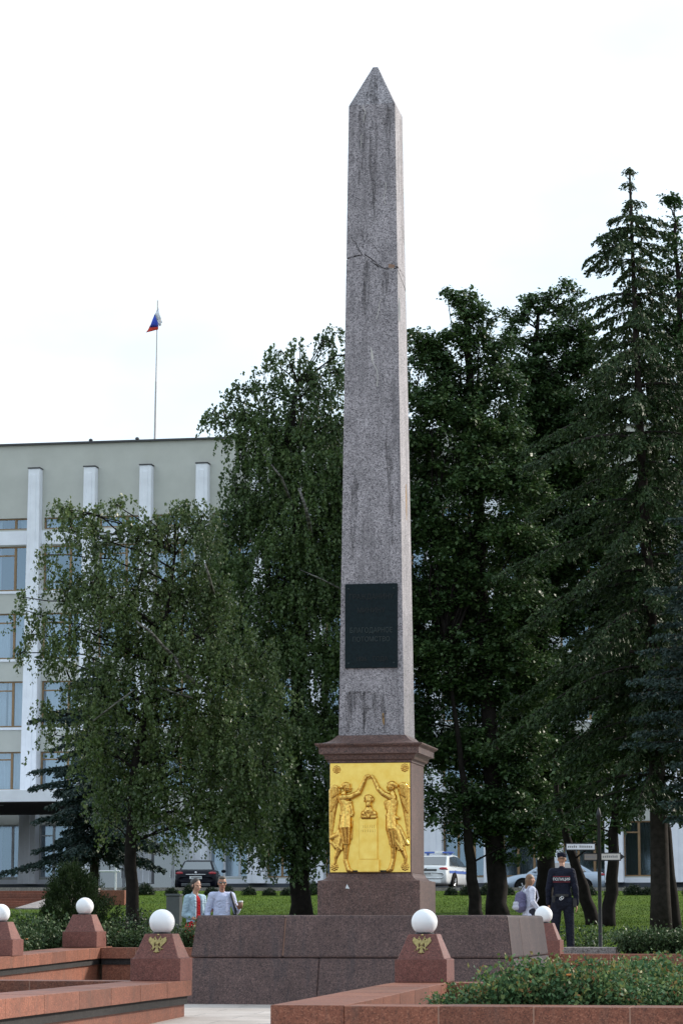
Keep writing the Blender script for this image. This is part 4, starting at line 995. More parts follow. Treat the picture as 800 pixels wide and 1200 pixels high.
# body behind the facade
mb = MB(); mb.box(XL, XR, 3.2, 18, -.3, ZR - .1); mb.box(XL, XL + .3, D_, 3.2, -.3, ZR - .1); mb.box(XR - .3, XR, D_, 3.2, -.3, ZR - .1)
for z0, z1 in edges: mb.box(XL + .3, XR - .3, D_ + .01, 3.19, z0 - .5, z0 - .25)
mb.build('core', 'room', bd)
mb = MB(); mb.box(XL - .12, XR + .12, -.15, 18.2, ZR, ZR + .09); mb.build('roof', 'roof_metal', bd)
mb = MB(); mb.box(XL, XR, -.12, .34, -.3, H0 - .001); mb.build('base_course', 'wall_dark', bd)
mb = MB(); mb.box(XL, XR, -.06, -.002, H0 + .002, rows[0][0] - .06); mb.build('base_band', 'wall_white', bd)
mb = MB(); mb.box(XL, XR, -.10, -.001, bz(636.5), bz(620.5)); mb.build('upper_band', 'wall_white', bd)
mb = MB()
for z0, z1, k in rows[1:5]: mb.box(XL, XR, -.08, -.001, z0 - .14, z0 - .02)
mb.build('sill_band', 'wall_white', bd)
pilm = MB(); zt = bz(549); pilm.hexa([(-.44, -.75, H0 - .002), (.44, -.75, H0 - .002), (.44, -.002, H0 - .002), (-.44, -.002, H0 - .002), (-.29, -.55, zt), (.29, -.55, zt), (.29, -.002, zt), (-.29, -.002, zt)])
pilm.hexa([(-.16, -.80, H0), (.16, -.80, H0), (.16, -.70, H0), (-.16, -.70, H0), (-.13, -.585, zt - .3), (.13, -.585, zt - .3), (.13, -.5, zt - .3), (-.13, -.5, zt - .3)])
pme = pilm.mesh('pilaster', 'wall_white', bevel=.02)
capm = MB(); capm.box(-.32, .32, -.6, -.001, zt, zt + .05); cme = capm.mesh('pilaster_cap', 'roof_metal')
for x in xs:
    o = link_mesh('pilaster', pme, 'wall_white', bd); o.location = (x, 0, 0)
    c_ = link_mesh('pilaster_cap', cme, 'roof_metal', o)
def window_meshes(h, kind, frame):
    f = MB(); w = WW / 2 - .002; t = .07
    f.box(-w, -w + t, .10, .22, 0, h); f.box(w - t, w, .10, .22, 0, h); f.box(-w + t, w - t, .10, .22, 0, t); f.box(-w + t, w - t, .10, .22, h - t, h)
    for mx_ in ((.34,) if kind != 'g' else (-.3, .45)): f.box(w * mx_ - .06, w * mx_ + .06, .11, .21, t + .001, h - t - .001)
    if kind in 'ug': f.box(-w + t + .001, w * (.34 if kind == 'u' else -.3) - .061, .12, .20, h * .78, h * .78 + .07)
    p = MB(); p.add([(-w + t, .155, t), (w - t, .155, t), (w - t, .155, h - t), (-w + t, .155, h - t)], [(0, 1, 2, 3)])
    c = MB(); n = 40
    vs = [(-w + .02 + (2 * w - .04) * i / n, .42 + .03 * math.sin(i * 1.9), zz) for zz in (.0, h - .02) for i in range(n + 1)]
    c.add(vs, [(i, i + 1, n + 2 + i, n + 1 + i) for i in range(n)])
    return f.mesh('window', frame, bevel=.008), p.mesh('pane', 'window_glass'), c.mesh('curtain', 'curtain'), c.mesh('blind', 'blind_dark')
wm = {}
rw = random.Random(9)
for ri, (z0, z1, k) in enumerate(rows):
    fr = {}
    for frn in ('frame_wood', 'frame_white'): fr[frn] = window_meshes(z1 - z0 - .004, k, frn)
    for j in range(len(xs) - 1):
        x = (xs[j] + xs[j + 1]) / 2; left = x < -4
        F_ = fr['frame_white' if (left and ri == 0) else 'frame_wood']
        o = link_mesh('window', F_[0], 'frame_wood', bd); o.location = (x, 0, z0 + .002)
        link_mesh('pane', F_[1], 'window_glass', o)
        q_ = rw.random()
        if ri == 0 and not left: link_mesh('blind', F_[3], 'blind_dark', o)
        elif q_ < .45: link_mesh('curtain', F_[2], 'curtain', o)
        elif q_ < .85:
            for sg in ((-1, 1) if q_ < .65 else (rw.choice((-1, 1)),)):
                c_ = link_mesh('curtain', F_[2], 'curtain', o); wd = rw.uniform(.22, .55); c_.scale = (wd, 1, 1); c_.location = (sg * (1 - wd) * WW / 2, 0, 0)
# canopy over the entrance (left)
cz0, cz1 = zpx(940, 119.5) - 2.25, zpx(925, 119.5) - 2.25
def Bl(px, Y):   # building-local x for a pixel column at depth Y
    X = (px - CX) * Y / F; return (X * cA - (Y - BY) * sA), (X * sA + (Y - BY) * cA)
cxr, cyr = Bl(118, 119.0)
cp = MB().box(cxr - 18, cxr, cyr, -.85, cz0 + .02, cz1).build('canopy', 'wall_white', bd, bevel=.02)
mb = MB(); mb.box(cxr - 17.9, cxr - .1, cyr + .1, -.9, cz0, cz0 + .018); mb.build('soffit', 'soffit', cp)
mb = MB()
for i in range(5): mb.lathe([(.09, cz0 - .03), (.09, cz0 - .001)], 12, (cxr - 2.2 - 3 * i, cyr + 2.5, 0))
mb.build('ceiling_lamp', 'frame_white', cp)
for xx in (cxr - .8, cxr - 9, cxr - 17):
    MB().box(xx - .2, xx + .2, cyr + .8, cyr + 1.2, -.3, cz0 - .002).build('canopy_post', 'wall_white', bd, bevel=.02)
# entrance doors
for px in (145, 205):
    x, y = Bl(px, 133.4)
    f = MB(); w, h = 1.3, 2.6
    for a, c in ((-w, -w + .12), (-.06, .06), (w - .12, w)): f.box(a, c, -.12, -.03, 0, h)
    f.box(-w + .12, w - .12, -.118, -.032, h - .14, h - .001); f.box(-w + .12, w - .12, -.118, -.032, 0, .2)
    d = f.build('door', 'frame_white', bd, bevel=.005); d.location = (x, -.10, .02)
    g = MB(); g.box(-w + .121, -.061, -.09, -.07, .201, h - .141); g.box(.061, w - .121, -.09, -.07, .201, h - .141); g.build('pane', 'car_glass', d)
    hn = MB(); hn.box(-.12, -.09, -.18, -.15, .9, 1.3); hn.box(.09, .12, -.18, -.15, .9, 1.3); hn.build('handle', 'steel', d)
# roof vents
for px in (100, 158):
    x, y = Bl(px, 134.5); t = MB()
    t.lathe([(.08, 0), (.08, .12), (.11, .14), (.10, .2), (.04, .24)], 12, (x, .5, ZR + .09)); t.build('roof_vent', 'roof_metal', bd)
# flagpole and flag
b = at(181.5, 517, 136.5); zr = ZR + .14 + 2.25
b.z = zr
fp = empty('flagpole', b, 0, 'thin flagpole on the roof of the office block', 'flagpole')
top = at(185, 352, 136.5) - b
MB().tube([(0, 0, 0), top * .45, top * .452, top], [.06, .05, .038, .028], 8).build('pole', 'pole_metal', fp)
MB().lathe([(.14, 0), (.14, .06), (.07, .1)], 12).build('pole_foot', 'roof_metal', fp)
fl = empty('flag', at(185, 380, 136.45), 0, 'limp white, blue and red tricolour flag hanging from the rooftop pole', 'flag')
o0 = at(185, 380, 136.45)
rowsW = [[(185.2, 360.5), (185.8, 360.5), (186.2, 361)], [(182.6, 366.5), (185.2, 367), (187.2, 367)], [(181.4, 368.5), (185.0, 374), (188.6, 372)], [(184.0, 375), (186.6, 379), (190.2, 378.5)], [(185.0, 379), (186.2, 381.5), (188.3, 382.3)]]
rowsB = [[(181.4, 368.3), (181.6, 368.5), (181.9, 368.8)], [(179.0, 374), (181.6, 374.5), (184.0, 375)], [(177.2, 379), (181.4, 379.6), (185.2, 379)], [(175.4, 383.6), (181.0, 383.8), (186, 383.0)]]
rowsR = [[(176.3, 380.5), (176.0, 382), (175.6, 383.4)], [(174.6, 384.3), (175.5, 384.2), (175.6, 383.8)], [(173.5, 386.5), (180, 385.6), (185.8, 383.2)], [(171.2, 389.6), (178, 388.0), (185.7, 386.0)]]
mb = MB()
for mi, rw_ in enumerate((rowsW, rowsB, rowsR)):
    vs = []
    for i, r0 in enumerate(rw_):
        for j, (x, y) in enumerate(r0):
            p = at(x, y, 136.45 - .05 * mi + .10 * math.sin(x * 1.1 + y * .5)) - o0; vs.append(p)
    fs = [(i * 3 + j, (i + 1) * 3 + j, (i + 1) * 3 + j + 1, i * 3 + j + 1) for i in range(len(rw_) - 1) for j in range(2)]
    mb.add(vs, fs, mi)
f = mb.build('cloth', ['flag_white', 'flag_blue', 'flag_red'], fl, smooth=True)
sm = f.modifiers.new('thick', 'SOLIDIFY'); sm.thickness = .01
# entrance steps at far left
eb = at(28, 1066, 84); eb.z = gz(84)
es = empty('entrance_steps', eb, -AZ, 'red granite steps with a sloping grey parapet at far left', 'steps')
zt_ = zpx(1045, 90) - eb.z
mb = MB()
for i in range(7): mb.box(-4, .55, i * .5, i * .5 + 4, -.3 if i == 0 else zt_ * i / 7 + .001, zt_ * (i + 1) / 7)
mb.build('treads', 'red_granite', es, bevel=.01)
mb = MB(); mb.hexa([(-.1, -.6, -.2), (.8, -.6, -.2), (1.35, 3.9, -.2), (.75, 3.9, -.2), (-.1, -.6, .02), (.8, -.6, .02), (1.35, 3.9, zt_ + .1), (.75, 3.9, zt_ + .1)]); mb.build('parapet', 'step_granite', es, bevel=.01)
mb = MB(); mb.box(1.40, 2.2, 3.6, 4.2, -.3, zt_ + .02); mb.build('side_wall', 'red_granite', es, bevel=.01)
# handrail
hb0 = at(124, 1050, 96); hb0.z = gz(96)
hr = empty('handrail', hb0, -AZ, 'white tubular handrail beside the entrance under the birch', 'railing')
for xx in (-.35, .35): MB().tube([(xx, 0, -.1), (xx, 0, 1.5)], .035, 8).build('post', 'frame_white', hr)
for zz in (1.45, .9): MB().tube([(-.5, 0, zz), (.5, 0, zz)], .03, 8).build('rail', 'frame_white', hr)

# ------------------------------------------------------------------ cars
def car(label, loc, heading, paint, lightbar=False, stripe=False, L_=4.7):
    """local +x is forward; heading = angle of +x from world +X"""
    t = empty('parked_car', loc, heading, label, 'car', 'cars parked by the office block')
    st = [(-2.36, .50, .70, .74), (-2.33, .32, .93, .82), (-2.2, .24, 1.0, .87), (-1.75, .2, 1.02, .90), (-1.0, .2, .97, .915), (.2, .2, .94, .915), (1.1, .2, .93, .90), (1.5, .2, .90, .89), (2.0, .22, .80, .85), (2.25, .28, .70, .78), (2.34, .38, .58, .68)]
    k = L_ / 4.7; mb = MB(); vs = []; rn = 14
    for x, zb_, zt_, w in st:
        h = zt_ - zb_
        half = [(0, zb_), (w * .85, zb_), (w * .97, zb_ + .12 * h), (w, zb_ + .45 * h), (w * .985, zb_ + .72 * h), (w * .94, zt_ - .05 * h), (w * .82, zt_), (0, zt_ + .02)]
        ring = [(x * k, y, z) for y, z in half] + [(x * k, -y, z) for y, z in half[-2:0:-1]]
        vs += ring
    n = len(half) * 2 - 2
    fs = [(i * n + j, i * n + (j + 1) % n, (i + 1) * n + (j + 1) % n, (i + 1) * n + j) for i in range(len(st) - 1) for j in range(n)]
    fs += [tuple(range(n)), tuple(reversed(range((len(st) - 1) * n, len(st) * n)))]
    mb.add(vs, fs); body = mb.build('body', paint, t, smooth=True); sd = body.modifiers.new('s', 'SUBSURF'); sd.levels = 1; sd.render_levels = 2
    # cabin
    prof = [(-1.82, .97), (-1.05, 1.40), (-.2, 1.46), (.42, 1.41), (1.25, .92)]; wb, wt = .80, .57
    wof = lambda z: wb + (wt - wb) * (z - .92) / .52
    mb = MB(); vs = []
    for x, z in prof: vs += [(x * k, wof(z), z), (x * k, -wof(z), z)]
    vs += [(1.25 * k, .80, .80), (1.25 * k, -.80, .80), (-1.82 * k, .80, .80), (-1.82 * k, -.80, .80)]
    fs = [(2 * i, 2 * i + 1, 2 * i + 3, 2 * i + 2) for i in range(4)] + [(0, 2, 4, 6, 8, 10, 12), (1, 13, 11, 9, 7, 5, 3), (8, 9, 11, 10), (0, 12, 13, 1), (10, 11, 13, 12)]
    mb.add(vs, fs); mb.build('cabin', paint, t, smooth=False, bevel=.05, seg=3)
    def lerp2(a, b, f): return (a[0] + (b[0] - a[0]) * f, a[1] + (b[1] - a[1]) * f)
    def slab(P, nrm, name, mat, th=.012):
        nrm = Vector(nrm).normalized(); mb = MB(); P = [Vector(p) for p in P]; n_ = len(P)
        mb.add([p + nrm * th for p in P] + [p - nrm * .02 for p in P], [tuple(range(n_)), tuple(reversed(range(n_, 2 * n_)))] + [(i, n_ + i, n_ + (i + 1) % n_, (i + 1) % n_) for i in range(n_)])
        bm = None; return mb.build(name, mat, t)
    a, c = lerp2(prof[0], prof[1], .12), lerp2(prof[0], prof[1], .9)
    slab([(a[0] * k, wof(a[1]) - .1, a[1]), (a[0] * k, -wof(a[1]) + .1, a[1]), (c[0] * k, -wof(c[1]) + .08, c[1]), (c[0] * k, wof(c[1]) - .08, c[1])], (-.43, 0, .77), 'rear_window', 'car_glass')
    a, c = lerp2(prof[4], prof[3], .1), lerp2(prof[4], prof[3], .92)
    slab([(a[0] * k, -wof(a[1]) + .09, a[1]), (a[0] * k, wof(a[1]) - .09, a[1]), (c[0] * k, wof(c[1]) - .07, c[1]), (c[0] * k, -wof(c[1]) + .07, c[1])], (.49, 0, .83), 'windscreen', 'car_glass')
    for sg in (-1, 1):
        ny = (0, sg, .44)
        pr1 = [(-.32, .99), (-1.5, 1.0), (-1.06, 1.33), (-.32, 1.385)]; pr2 = [(1.0, .975), (-.24, .985), (-.24, 1.385), (.36, 1.355)]
        for pr in (pr1, pr2): slab([(x * k, sg * wof(z), z) for x, z in (pr if sg < 0 else pr[::-1])], ny, 'side_window', 'car_glass')
        mb = MB(); mb.ell((.85 * k, sg * .99, 1.0), (.10, .11, .075), 10); mb.build('mirror', paint, t, smooth=True)
        for x in (-1.38 * k, 1.42 * k):
            w = MB(); ax = 'y'; w.lathe([(.20, -.1), (.30, -.10), (.325, -.06), (.325, .06), (.30, .10), (.20, .10)], 28, (0, 0, 0), 0, 'y'); wh = w.build('wheel', 'tyre', t, smooth=False); wh.location = (x, sg * .84, .325)
            r_ = MB(); r_.lathe([(.205, -.02 * sg), (.20, .085 * sg), (.17, .07 * sg), (.05, .095 * sg)], 20, (0, 0, 0), 0, 'y')
            for q in range(5):
                an = q * 2 * math.pi / 5; r_.tube([(.04 * math.cos(an), .10 * sg, .04 * math.sin(an)), (.19 * math.cos(an), .09 * sg, .19 * math.sin(an))], .026, 6)
            r_.build('rim', 'rim', wh)
            ar = MB(); ar.lathe([(.39, -.10), (.39, .0752)], 28, (x, sg * .84, .345), 0, 'y'); ar.build('wheel_arch', 'arch', t)
        mb = MB(); mb.ell((-2.20 * k, sg * .66, .86), (.16, .21, .085), 12); mb.build('tail_light', 'tail_red', t, smooth=True)
        mb = MB(); mb.ell((2.12 * k, sg * .60, .64), (.18, .16, .075), 12); mb.build('headlight', 'chrome', t, smooth=True)
        for x0, x1 in ((-1.30, -.30), (-.26, .90)):
            mb = MB(); mb.box((x0 + .06) * k, (x0 + .24) * k, sg * .905 - .02, sg * .905 + .02, .80, .83); mb.build('door_handle', 'chrome' if not stripe else paint, t, bevel=.006)
        if stripe:
            mb = MB(); pts = [(-2.0, .885), (-1.4, .905), (-.5, .92), (.4, .92), (1.2, .905), (1.8, .88)]
            vs = []
            for x, y in pts: vs += [(x * k, sg * (y + .003), .70), (x * k, sg * (y * .99 + .004), .80), (x * k, sg * (y - .03), .70), (x * k, sg * (y - .03), .80)]
            fs = []
            for i in range(len(pts) - 1):
                q = 4 * i; fs += [(q, q + 4, q + 5, q + 1), (q + 2, q + 3, q + 7, q + 6), (q + 1, q + 5, q + 7, q + 3), (q, q + 2, q + 6, q + 4)]
            mb.add(vs, fs); mb.build('blue_stripe', 'paint_blue', t)
    pb = MB(); pb.box(-2.375 * k, -2.33 * k, -.26, .26, .62, .74); pb = pb.build('number_plate', 'plate', t)
    mk = MB()
    for q in range(8): mk.box(-2.379 * k, -2.37 * k, -.2 + .052 * q - .015, -.2 + .052 * q + .015, .65, .71)
    mk.build('plate_marks', 'plate_ink', pb)
    MB().box(-2.36 * k, -2.2 * k, -.62, .62, .30, .46).build('bumper', 'bumper_grey' if not stripe else paint, t, bevel=.04, seg=2)
    if not stripe: MB().box(-2.37 * k, -2.30 * k, -.42, .42, .80, .825).build('chrome_strip', 'chrome', t, bevel=.005)
    else: MB().box(-2.36 * k, -2.28 * k, -.45, .45, .77, .86).build('boot_trim', 'bumper_grey', t, bevel=.01)
    MB().ell((-2.345 * k, 0, .89), (.02, .05, .05), 10).build('badge', 'chrome', t, smooth=True)
    if lightbar:
        lb = MB(); lb.box(-.38, -.12, -.58, .58, 1.51, 1.58); lb.box(-.33, -.17, -.5, -.42, 1.42, 1.512); lb.box(-.33, -.17, .42, .5, 1.42, 1.512); lb = lb.build('light_bar', 'paint_blue', t, bevel=.015, seg=2)
        m2 = MB(); m2.box(-.40, -.10, -.16, .16, 1.50, 1.60); m2.build('light_bar_centre', 'plate', lb, bevel=.01)
    return t
def place_car(label, px, Y, ang, **kw):   # px: rear right corner
    h = Vector((math.sin(ang), math.cos(ang), 0)); r = Vector((math.cos(ang), -math.sin(ang), 0))
    c = Vector(((px - CX) * Y / F, Y, gz(Y))) - r * .84 + h * 2.3
    return car(label, c, R(90) - ang, **kw)
place_car('white patrol car with blue stripe and roof light bar seen from behind', 522, 107.2, R(17), paint='paint_white', lightbar=True, stripe=True)
place_car('glossy dark saloon car seen from behind at the left', 254, 117.0, R(1), paint='paint_dark')
cc = Vector(((646 - CX) * 121.5 / F, 121.5, gz(121.5)))
car('silver-blue car parked sideways behind the police officer', cc, R(180) - R(4), 'paint_silver', L_=4.45)

# ------------------------------------------------------------------ signpost, bin
sp = onz(703, 1106, .56); sp.z = gz(sp.y) if sp.y > 50 else .5
sp = at(703, 1108, 50.6); sp.z = gz(50.6)
so = empty('signpost', sp, 0, 'slim black signpost with three small pointing boards on the lawn', 'signpost')
zz = lambda py: zpx(py, 50.6) - sp.z
MB().lathe([(.06, -.05), (.06, .25), (.05, .28), (.036, .32), (.033, zz(958)), (.046, zz(957)), (.04, zz(953)), (.02, zz(948)), (.005, zz(946))], 14).build('post', 'black_metal', so, smooth=True)
sx = F / 50.6
def board(x0, x1, y0, y1, mat, rz, yoff, ptr=0):
    w = (x1 - x0) / sx; h = (y1 - y0) / sx; cx_ = ((x0 + x1) / 2 - 703) / sx; cz_ = zz((y0 + y1) / 2)
    mb = MB(); mb.box(-w / 2 - .015, w / 2 + .015, .004, .03, -h / 2 - .02, h / 2 + .02); o = mb.build('sign_board', 'black_metal', so); o.location = (cx_, yoff, cz_); o.rotation_euler = (0, 0, rz)
    if ptr: mb = MB(); mb.add([(w / 2 + .01, .006, -h / 2), (w / 2 + .09, .006, 0), (w / 2 + .01, .006, h / 2), (w / 2 + .01, .028, -h / 2), (w / 2 + .09, .028, 0), (w / 2 + .01, .028, h / 2)], [(0, 1, 2), (3, 5, 4), (0, 3, 4, 1), (1, 4, 5, 2)]); mb.build('pointer', 'black_metal', o)
    MB().box(-w / 2, w / 2, -.004, .003, -h / 2, h / 2).build('sign_face', mat, o)
    mk = MB(); n = int(w / .035); rr = random.Random(int(x0))
    for i in range(1, n):
        if rr.random() < .85: mk.box(-w / 2 + .035 * i - .010, -w / 2 + .035 * i + .012, -.006, -.003, -.018, .018 + rr.uniform(-.006, .006))
    mk.build('sign_writing', 'sign_ink', o)
board(665, 697.5, 989.2, 995.5, 'sign_white', 0, -.05)
board(685.5, 700.5, 1001, 1007.5, 'sign_brown', .15, -.02)
board(705.5, 727, 1000.5, 1007.5, 'sign_cream', -.12, -.03, 1)
bb = at(204.5, 1066, 66); bb.z = gz(66)
bn = empty('litter_bin', bb, -AZ, 'square dark grey litter bin on the lawn left of the couple', 'bin')
MB().frustum((.155, .15), 0, (.165, .16), zpx(1047.5, 66) - bb.z - .06).build('bin_body', 'bin_grey', bn, bevel=.01)
MB().box(-.18, .18, -.175, .175, zpx(1047.5, 66) - bb.z - .058, zpx(1047.5, 66) - bb.z).build('bin_lid', 'bin_grey', bn, bevel=.012)
lt = at(692, 1090, 52.8); lt.z = gz(52.8) + .33
mb = MB(); rg = random.Random(4)
for k in range(4): mb.ell((rg.uniform(-.04, .04), rg.uniform(-.03, .03), rg.uniform(0, .06)), (.035, .03, .05), 6)
o = mb.build('paper_scrap', 'litter_white'); o.location = lt; tag(o, 'scrap of white litter caught in the shrub by the signpost', 'litter')

# ------------------------------------------------------------------ people
def hand(mb, wrist, d, side, palm_n, s=1.0, curl=.35):
    """wrist point, direction d, 'side' = direction of the thumb, palm_n = palm normal"""
    w, d, sd, pn = Vector(wrist), Vector(d).normalized(), Vector(side).normalized(), Vector(palm_n).normalized()
    for k in range(4):
        o = sd * (.030 - .020 * k) * s
        mb.cap(w + o * .7, .016 * s, w + d * .085 * s + o, .013 * s, 8)
        ln = (.072, .080, .074, .058)[k] * s; kn = w + d * .09 * s + o
        m1 = kn + (d * math.cos(curl) + pn * math.sin(curl)) * ln * .5; m2 = m1 + (d * math.cos(2.1 * curl) + pn * math.sin(2.1 * curl)) * ln * .5
        mb.cap(kn, .0105 * s, m1, .0095 * s, 8); mb.cap(m1, .0095 * s, m2, .008 * s, 8)
    t0 = w + d * .02 * s + sd * .03 * s; t1 = t0 + (d * .6 + sd * .7 + pn * .2) * .05 * s; t2 = t1 + (d * .9 + sd * .2 + pn * .3) * .035 * s
    mb.cap(t0, .014 * s, t1, .012 * s, 8); mb.cap(t1, .012 * s, t2, .009 * s, 8)

class Person:
    """faces local -y; feet at z=0"""
    def __init__(s, label, loc, rz, H, skin, J, head_yaw=0, head_pitch=0, female=False):
        s.t = empty('person', loc, rz, label, 'person'); s.H = H; s.J = J; s.k = H / 1.78; s.f = female
        k = s.k; V = lambda *p: Vector(p) * k
        s.sh = .19 if not female else .165; s.hp = .095
        J.setdefault('lfoot', (.11, 0, .07)); J.setdefault('rfoot', (-.11, 0, .07)); J.setdefault('lknee', (.105, -.03, .50)); J.setdefault('rknee', (-.105, -.03, .50))
        mb = MB()
        mb.cap(V(0, .01, .95), .095 * k, V(0, .01, 1.10), .09 * k, 14); mb.cap(V(0, .01, 1.10), .09 * k, V(0, .02, 1.34), .095 * k, 14)
        mb.cap(V(-s.sh + .03, .01, 1.42), .062 * k, V(s.sh - .03, .01, 1.42), .062 * k, 12); mb.cap(V(0, .01, 1.42), .056 * k, V(0, -.005, 1.56), .052 * k, 12)
        # head
        s.hc = Vector((0, -.022, 1.650)) * k; s.RH = Matrix.Rotation(head_yaw, 3, 'Z') @ Matrix.Rotation(head_pitch, 3, 'X')
        h = lambda x, y, z: s.hc + s.RH @ (Vector((x, y, z)) * k)
        s.h = h
        def hell(c, r, n=14):
            b0 = len(mb.v); mb.ell((0, 0, 0), Vector(r) * k, n)
            for i in range(b0, len(mb.v)): mb.v[i] = tuple(s.hc + s.RH @ (Vector(mb.v[i]) + Vector(c) * k))
        hell((0, .012, .025), (.078, .095, .096)); hell((0, -.02, -.03), (.065, .070, .088)); hell((0, -.045, -.085), (.034, .034, .030))
        mb.cap(h(0, -.082, .01), .011 * k, h(0, -.104, -.025), .016 * k, 8); hell((0, -.088, -.030), (.019, .014, .011))
        hell((0, -.080, -.058), (.026, .012, .012), 10)
        for g in (-1, 1):
            hell((g * .077, .008, -.005), (.012, .020, .032), 10); hell((g * .032, -.078, .028), (.024, .012, .009), 8); hell((g * .045, -.058, -.02), (.022, .022, .022), 8)
        for g, n_ in ((1, 'l'), (-1, 'r')):
            S = V(g * s.sh, .01, 1.42); El = V(*J[n_ + 'elbow']); Wr = V(*J[n_ + 'wrist']); s.__dict__[n_ + 'arm'] = (S, El, Wr)
            mb.cap(S, .052 * k, El, .040 * k); mb.cap(El, .040 * k, Wr, .028 * k)
            hd_ = J.get(n_ + 'hand', {}); hand(mb, Wr, hd_.get('d', (Wr - El)), hd_.get('side', (0, -1, 0)), hd_.get('pn', (-g, 0, 0)), k, hd_.get('curl', .35))
            Hh = V(g * s.hp, 0, .93); Kn = V(*J[n_ + 'knee']); Ft = V(*J[n_ + 'foot']); s.__dict__[n_ + 'leg'] = (Hh, Kn, Ft)
            mb.cap(Hh, .085 * k, Kn, .058 * k); mb.cap(Kn, .056 * k, Ft, .040 * k); mb.cap(Ft + V(0, .03, -.03), .038 * k, Ft + V(0, -.15, -.035), .032 * k)
        s.body = remeshed(mb, 'body', skin, s.t, .0075, 3)
    def torso(s, name, mat, z0=.88, flare=.02, pad=.02, sleeve=1.0, cuff=None, open_=False, wide=0):
        k = s.k; V = lambda *p: Vector(p) * k; mb = MB(); sx = [1.28 if not s.f else 1.12]
        b0 = len(mb.v)
        mb.cap(V(0, 0, z0 + .10), (.125 + flare + pad) * k, V(0, 0, 1.12), (.112 + pad) * k, 16); mb.cap(V(0, 0, 1.12), (.112 + pad) * k, V(0, .01, 1.36), (.118 + pad) * k, 16)
        for i in range(b0, len(mb.v)): x, y, z = mb.v[i]; mb.v[i] = (x * (sx[0] + wide), y * .92, z)
        mb.cap(V(-s.sh + .02, .01, 1.415), (.066 + pad) * k, V(s.sh - .02, .01, 1.415), (.066 + pad) * k, 12); mb.cap(V(0, .015, 1.42), .08 * k, V(0, .016, 1.480), (.055 + pad * .5) * k, 12)
        for S, El, Wr in (s.larm, s.rarm):
            mb.cap(S, (.060 + pad) * k, El, (.046 + pad * .8) * k)
            if sleeve > 0: mb.cap(El, (.046 + pad * .8) * k, El.lerp(Wr, sleeve), (.036 + pad * .7) * k)
        return remeshed(mb, name, mat, s.t, .010, 3)
    def trousers(s, mat, pad=.018):
        k = s.k; V = lambda *p: Vector(p) * k; mb = MB(); b0 = len(mb.v)
        mb.cap(V(0, .0, .90), (.125 + pad) * k, V(0, 0, 1.00), (.120 + pad) * k, 14)
        for i in range(b0, len(mb.v)): x, y, z = mb.v[i]; mb.v[i] = (x * 1.22, y * .95, z)
        for H_, Kn, Ft in (s.lleg, s.rleg): mb.cap(H_, (.092 + pad) * k, Kn, (.064 + pad) * k); mb.cap(Kn, (.064 + pad) * k, Ft + V(0, .01, .03), (.052 + pad) * k)
        return remeshed(mb, 'trousers', mat, s.t, .010, 3)
    def shoes(s, mat):
        k = s.k
        for H_, Kn, Ft in (s.lleg, s.rleg):
            mb = MB(); V = lambda *p: Vector(p) * k; mb.cap(Ft + V(0, .04, -.022), .050 * k, Ft + V(0, -.17, -.030), .043 * k, 12); mb.cap(Ft, .055 * k, Ft + V(0, 0, .04), .05 * k); remeshed(mb, 'shoe', mat, s.t, .010, 2)
    def hair(s, mat, parts):
        mb = MB(); k = s.k
        for c, r in parts:
            b0 = len(mb.v); mb.ell((0, 0, 0), Vector(r) * k, 14)
            for i in range(b0, len(mb.v)): mb.v[i] = tuple(s.hc + s.RH @ (Vector(mb.v[i]) + Vector(c) * k))
        return remeshed(mb, 'hair', mat, s.t, .0075, 1)
    def face(s, lip=True, eyes=True):
        for g in (-1, 1):
            if eyes: MB().ell((0, 0, 0), (.012 * s.k, .008 * s.k, .0065 * s.k), 8).build('eye', 'eye_dark', s.t, smooth=True).location = s.h(g * .031, -.088, .012)
        if lip: MB().ell((0, 0, 0), (.022 * s.k, .008 * s.k, .007 * s.k), 8).build('mouth', 'lip', s.t, smooth=True).location = s.h(0, -.091, -.058)

# officer: back to the camera (faces +y, so rotate by pi)
op = at(659, 1119, 48.6); op.z = .50
J = dict(lelbow=(.265, .02, 1.14), lwrist=(.275, -.06, .89), relbow=(-.265, .04, 1.14), rwrist=(-.28, -.03, .88), lfoot=(.13, .0, .07), rfoot=(-.13, -.10, .07), lknee=(.12, -.02, .5), rknee=(-.12, -.08, .5))
P1 = Person('police officer in black uniform and cap seen from behind with white lettering', op, math.pi - R(8), 1.80, 'skin', J)
P1.t.scale = (.88, .92, 1)
P1.torso('jacket', 'uniform', .93, .0, .024, .97, wide=-.02); P1.trousers('uniform_trousers', .014); P1.shoes('shoe')
P1.hair('hair_brown', [((0, .03, .02), (.078, .078, .06))])
mb = MB(); k = P1.k
hc = P1.hc
mb.lathe([(.086 * k, .030 * k), (.092 * k, .045 * k), (.096 * k, .085 * k), (.088 * k, .112 * k), (.04 * k, .122 * k)], 24, (hc.x, hc.y + .012, hc.z)); cp_ = mb.build('cap', 'uniform', P1.t, smooth=True)
mb = MB(); mb.ell((hc.x, hc.y - .11, hc.z + .04), (.07, .06, .010), 14); mb.build('cap_peak', 'uniform', cp_, smooth=True)
MB().lathe([(.158 * k, 0), (.162 * k, .01), (.162 * k, .045), (.156 * k, .05)], 24, (0, 0, 0)).build('belt', 'leather', P1.t).location = (0, 0, 1.0 * k)
bl = P1.t.children[-1]; bl.scale = (1.16, .92, 1)
text('ПОЛИЦИЯ', .068, 'back_lettering', 'text_white', P1.t, (0, .152 * k + .002, 1.30 * k), .006, (R(90), 0, math.pi))
for dz_ in (.05, -.045): MB().box(-.17, .17, .138 * k, .150 * k, 1.30 * k + dz_ - .004, 1.30 * k + dz_ + .004).build('red_piping', 'text_red', P1.t)
mb = MB()
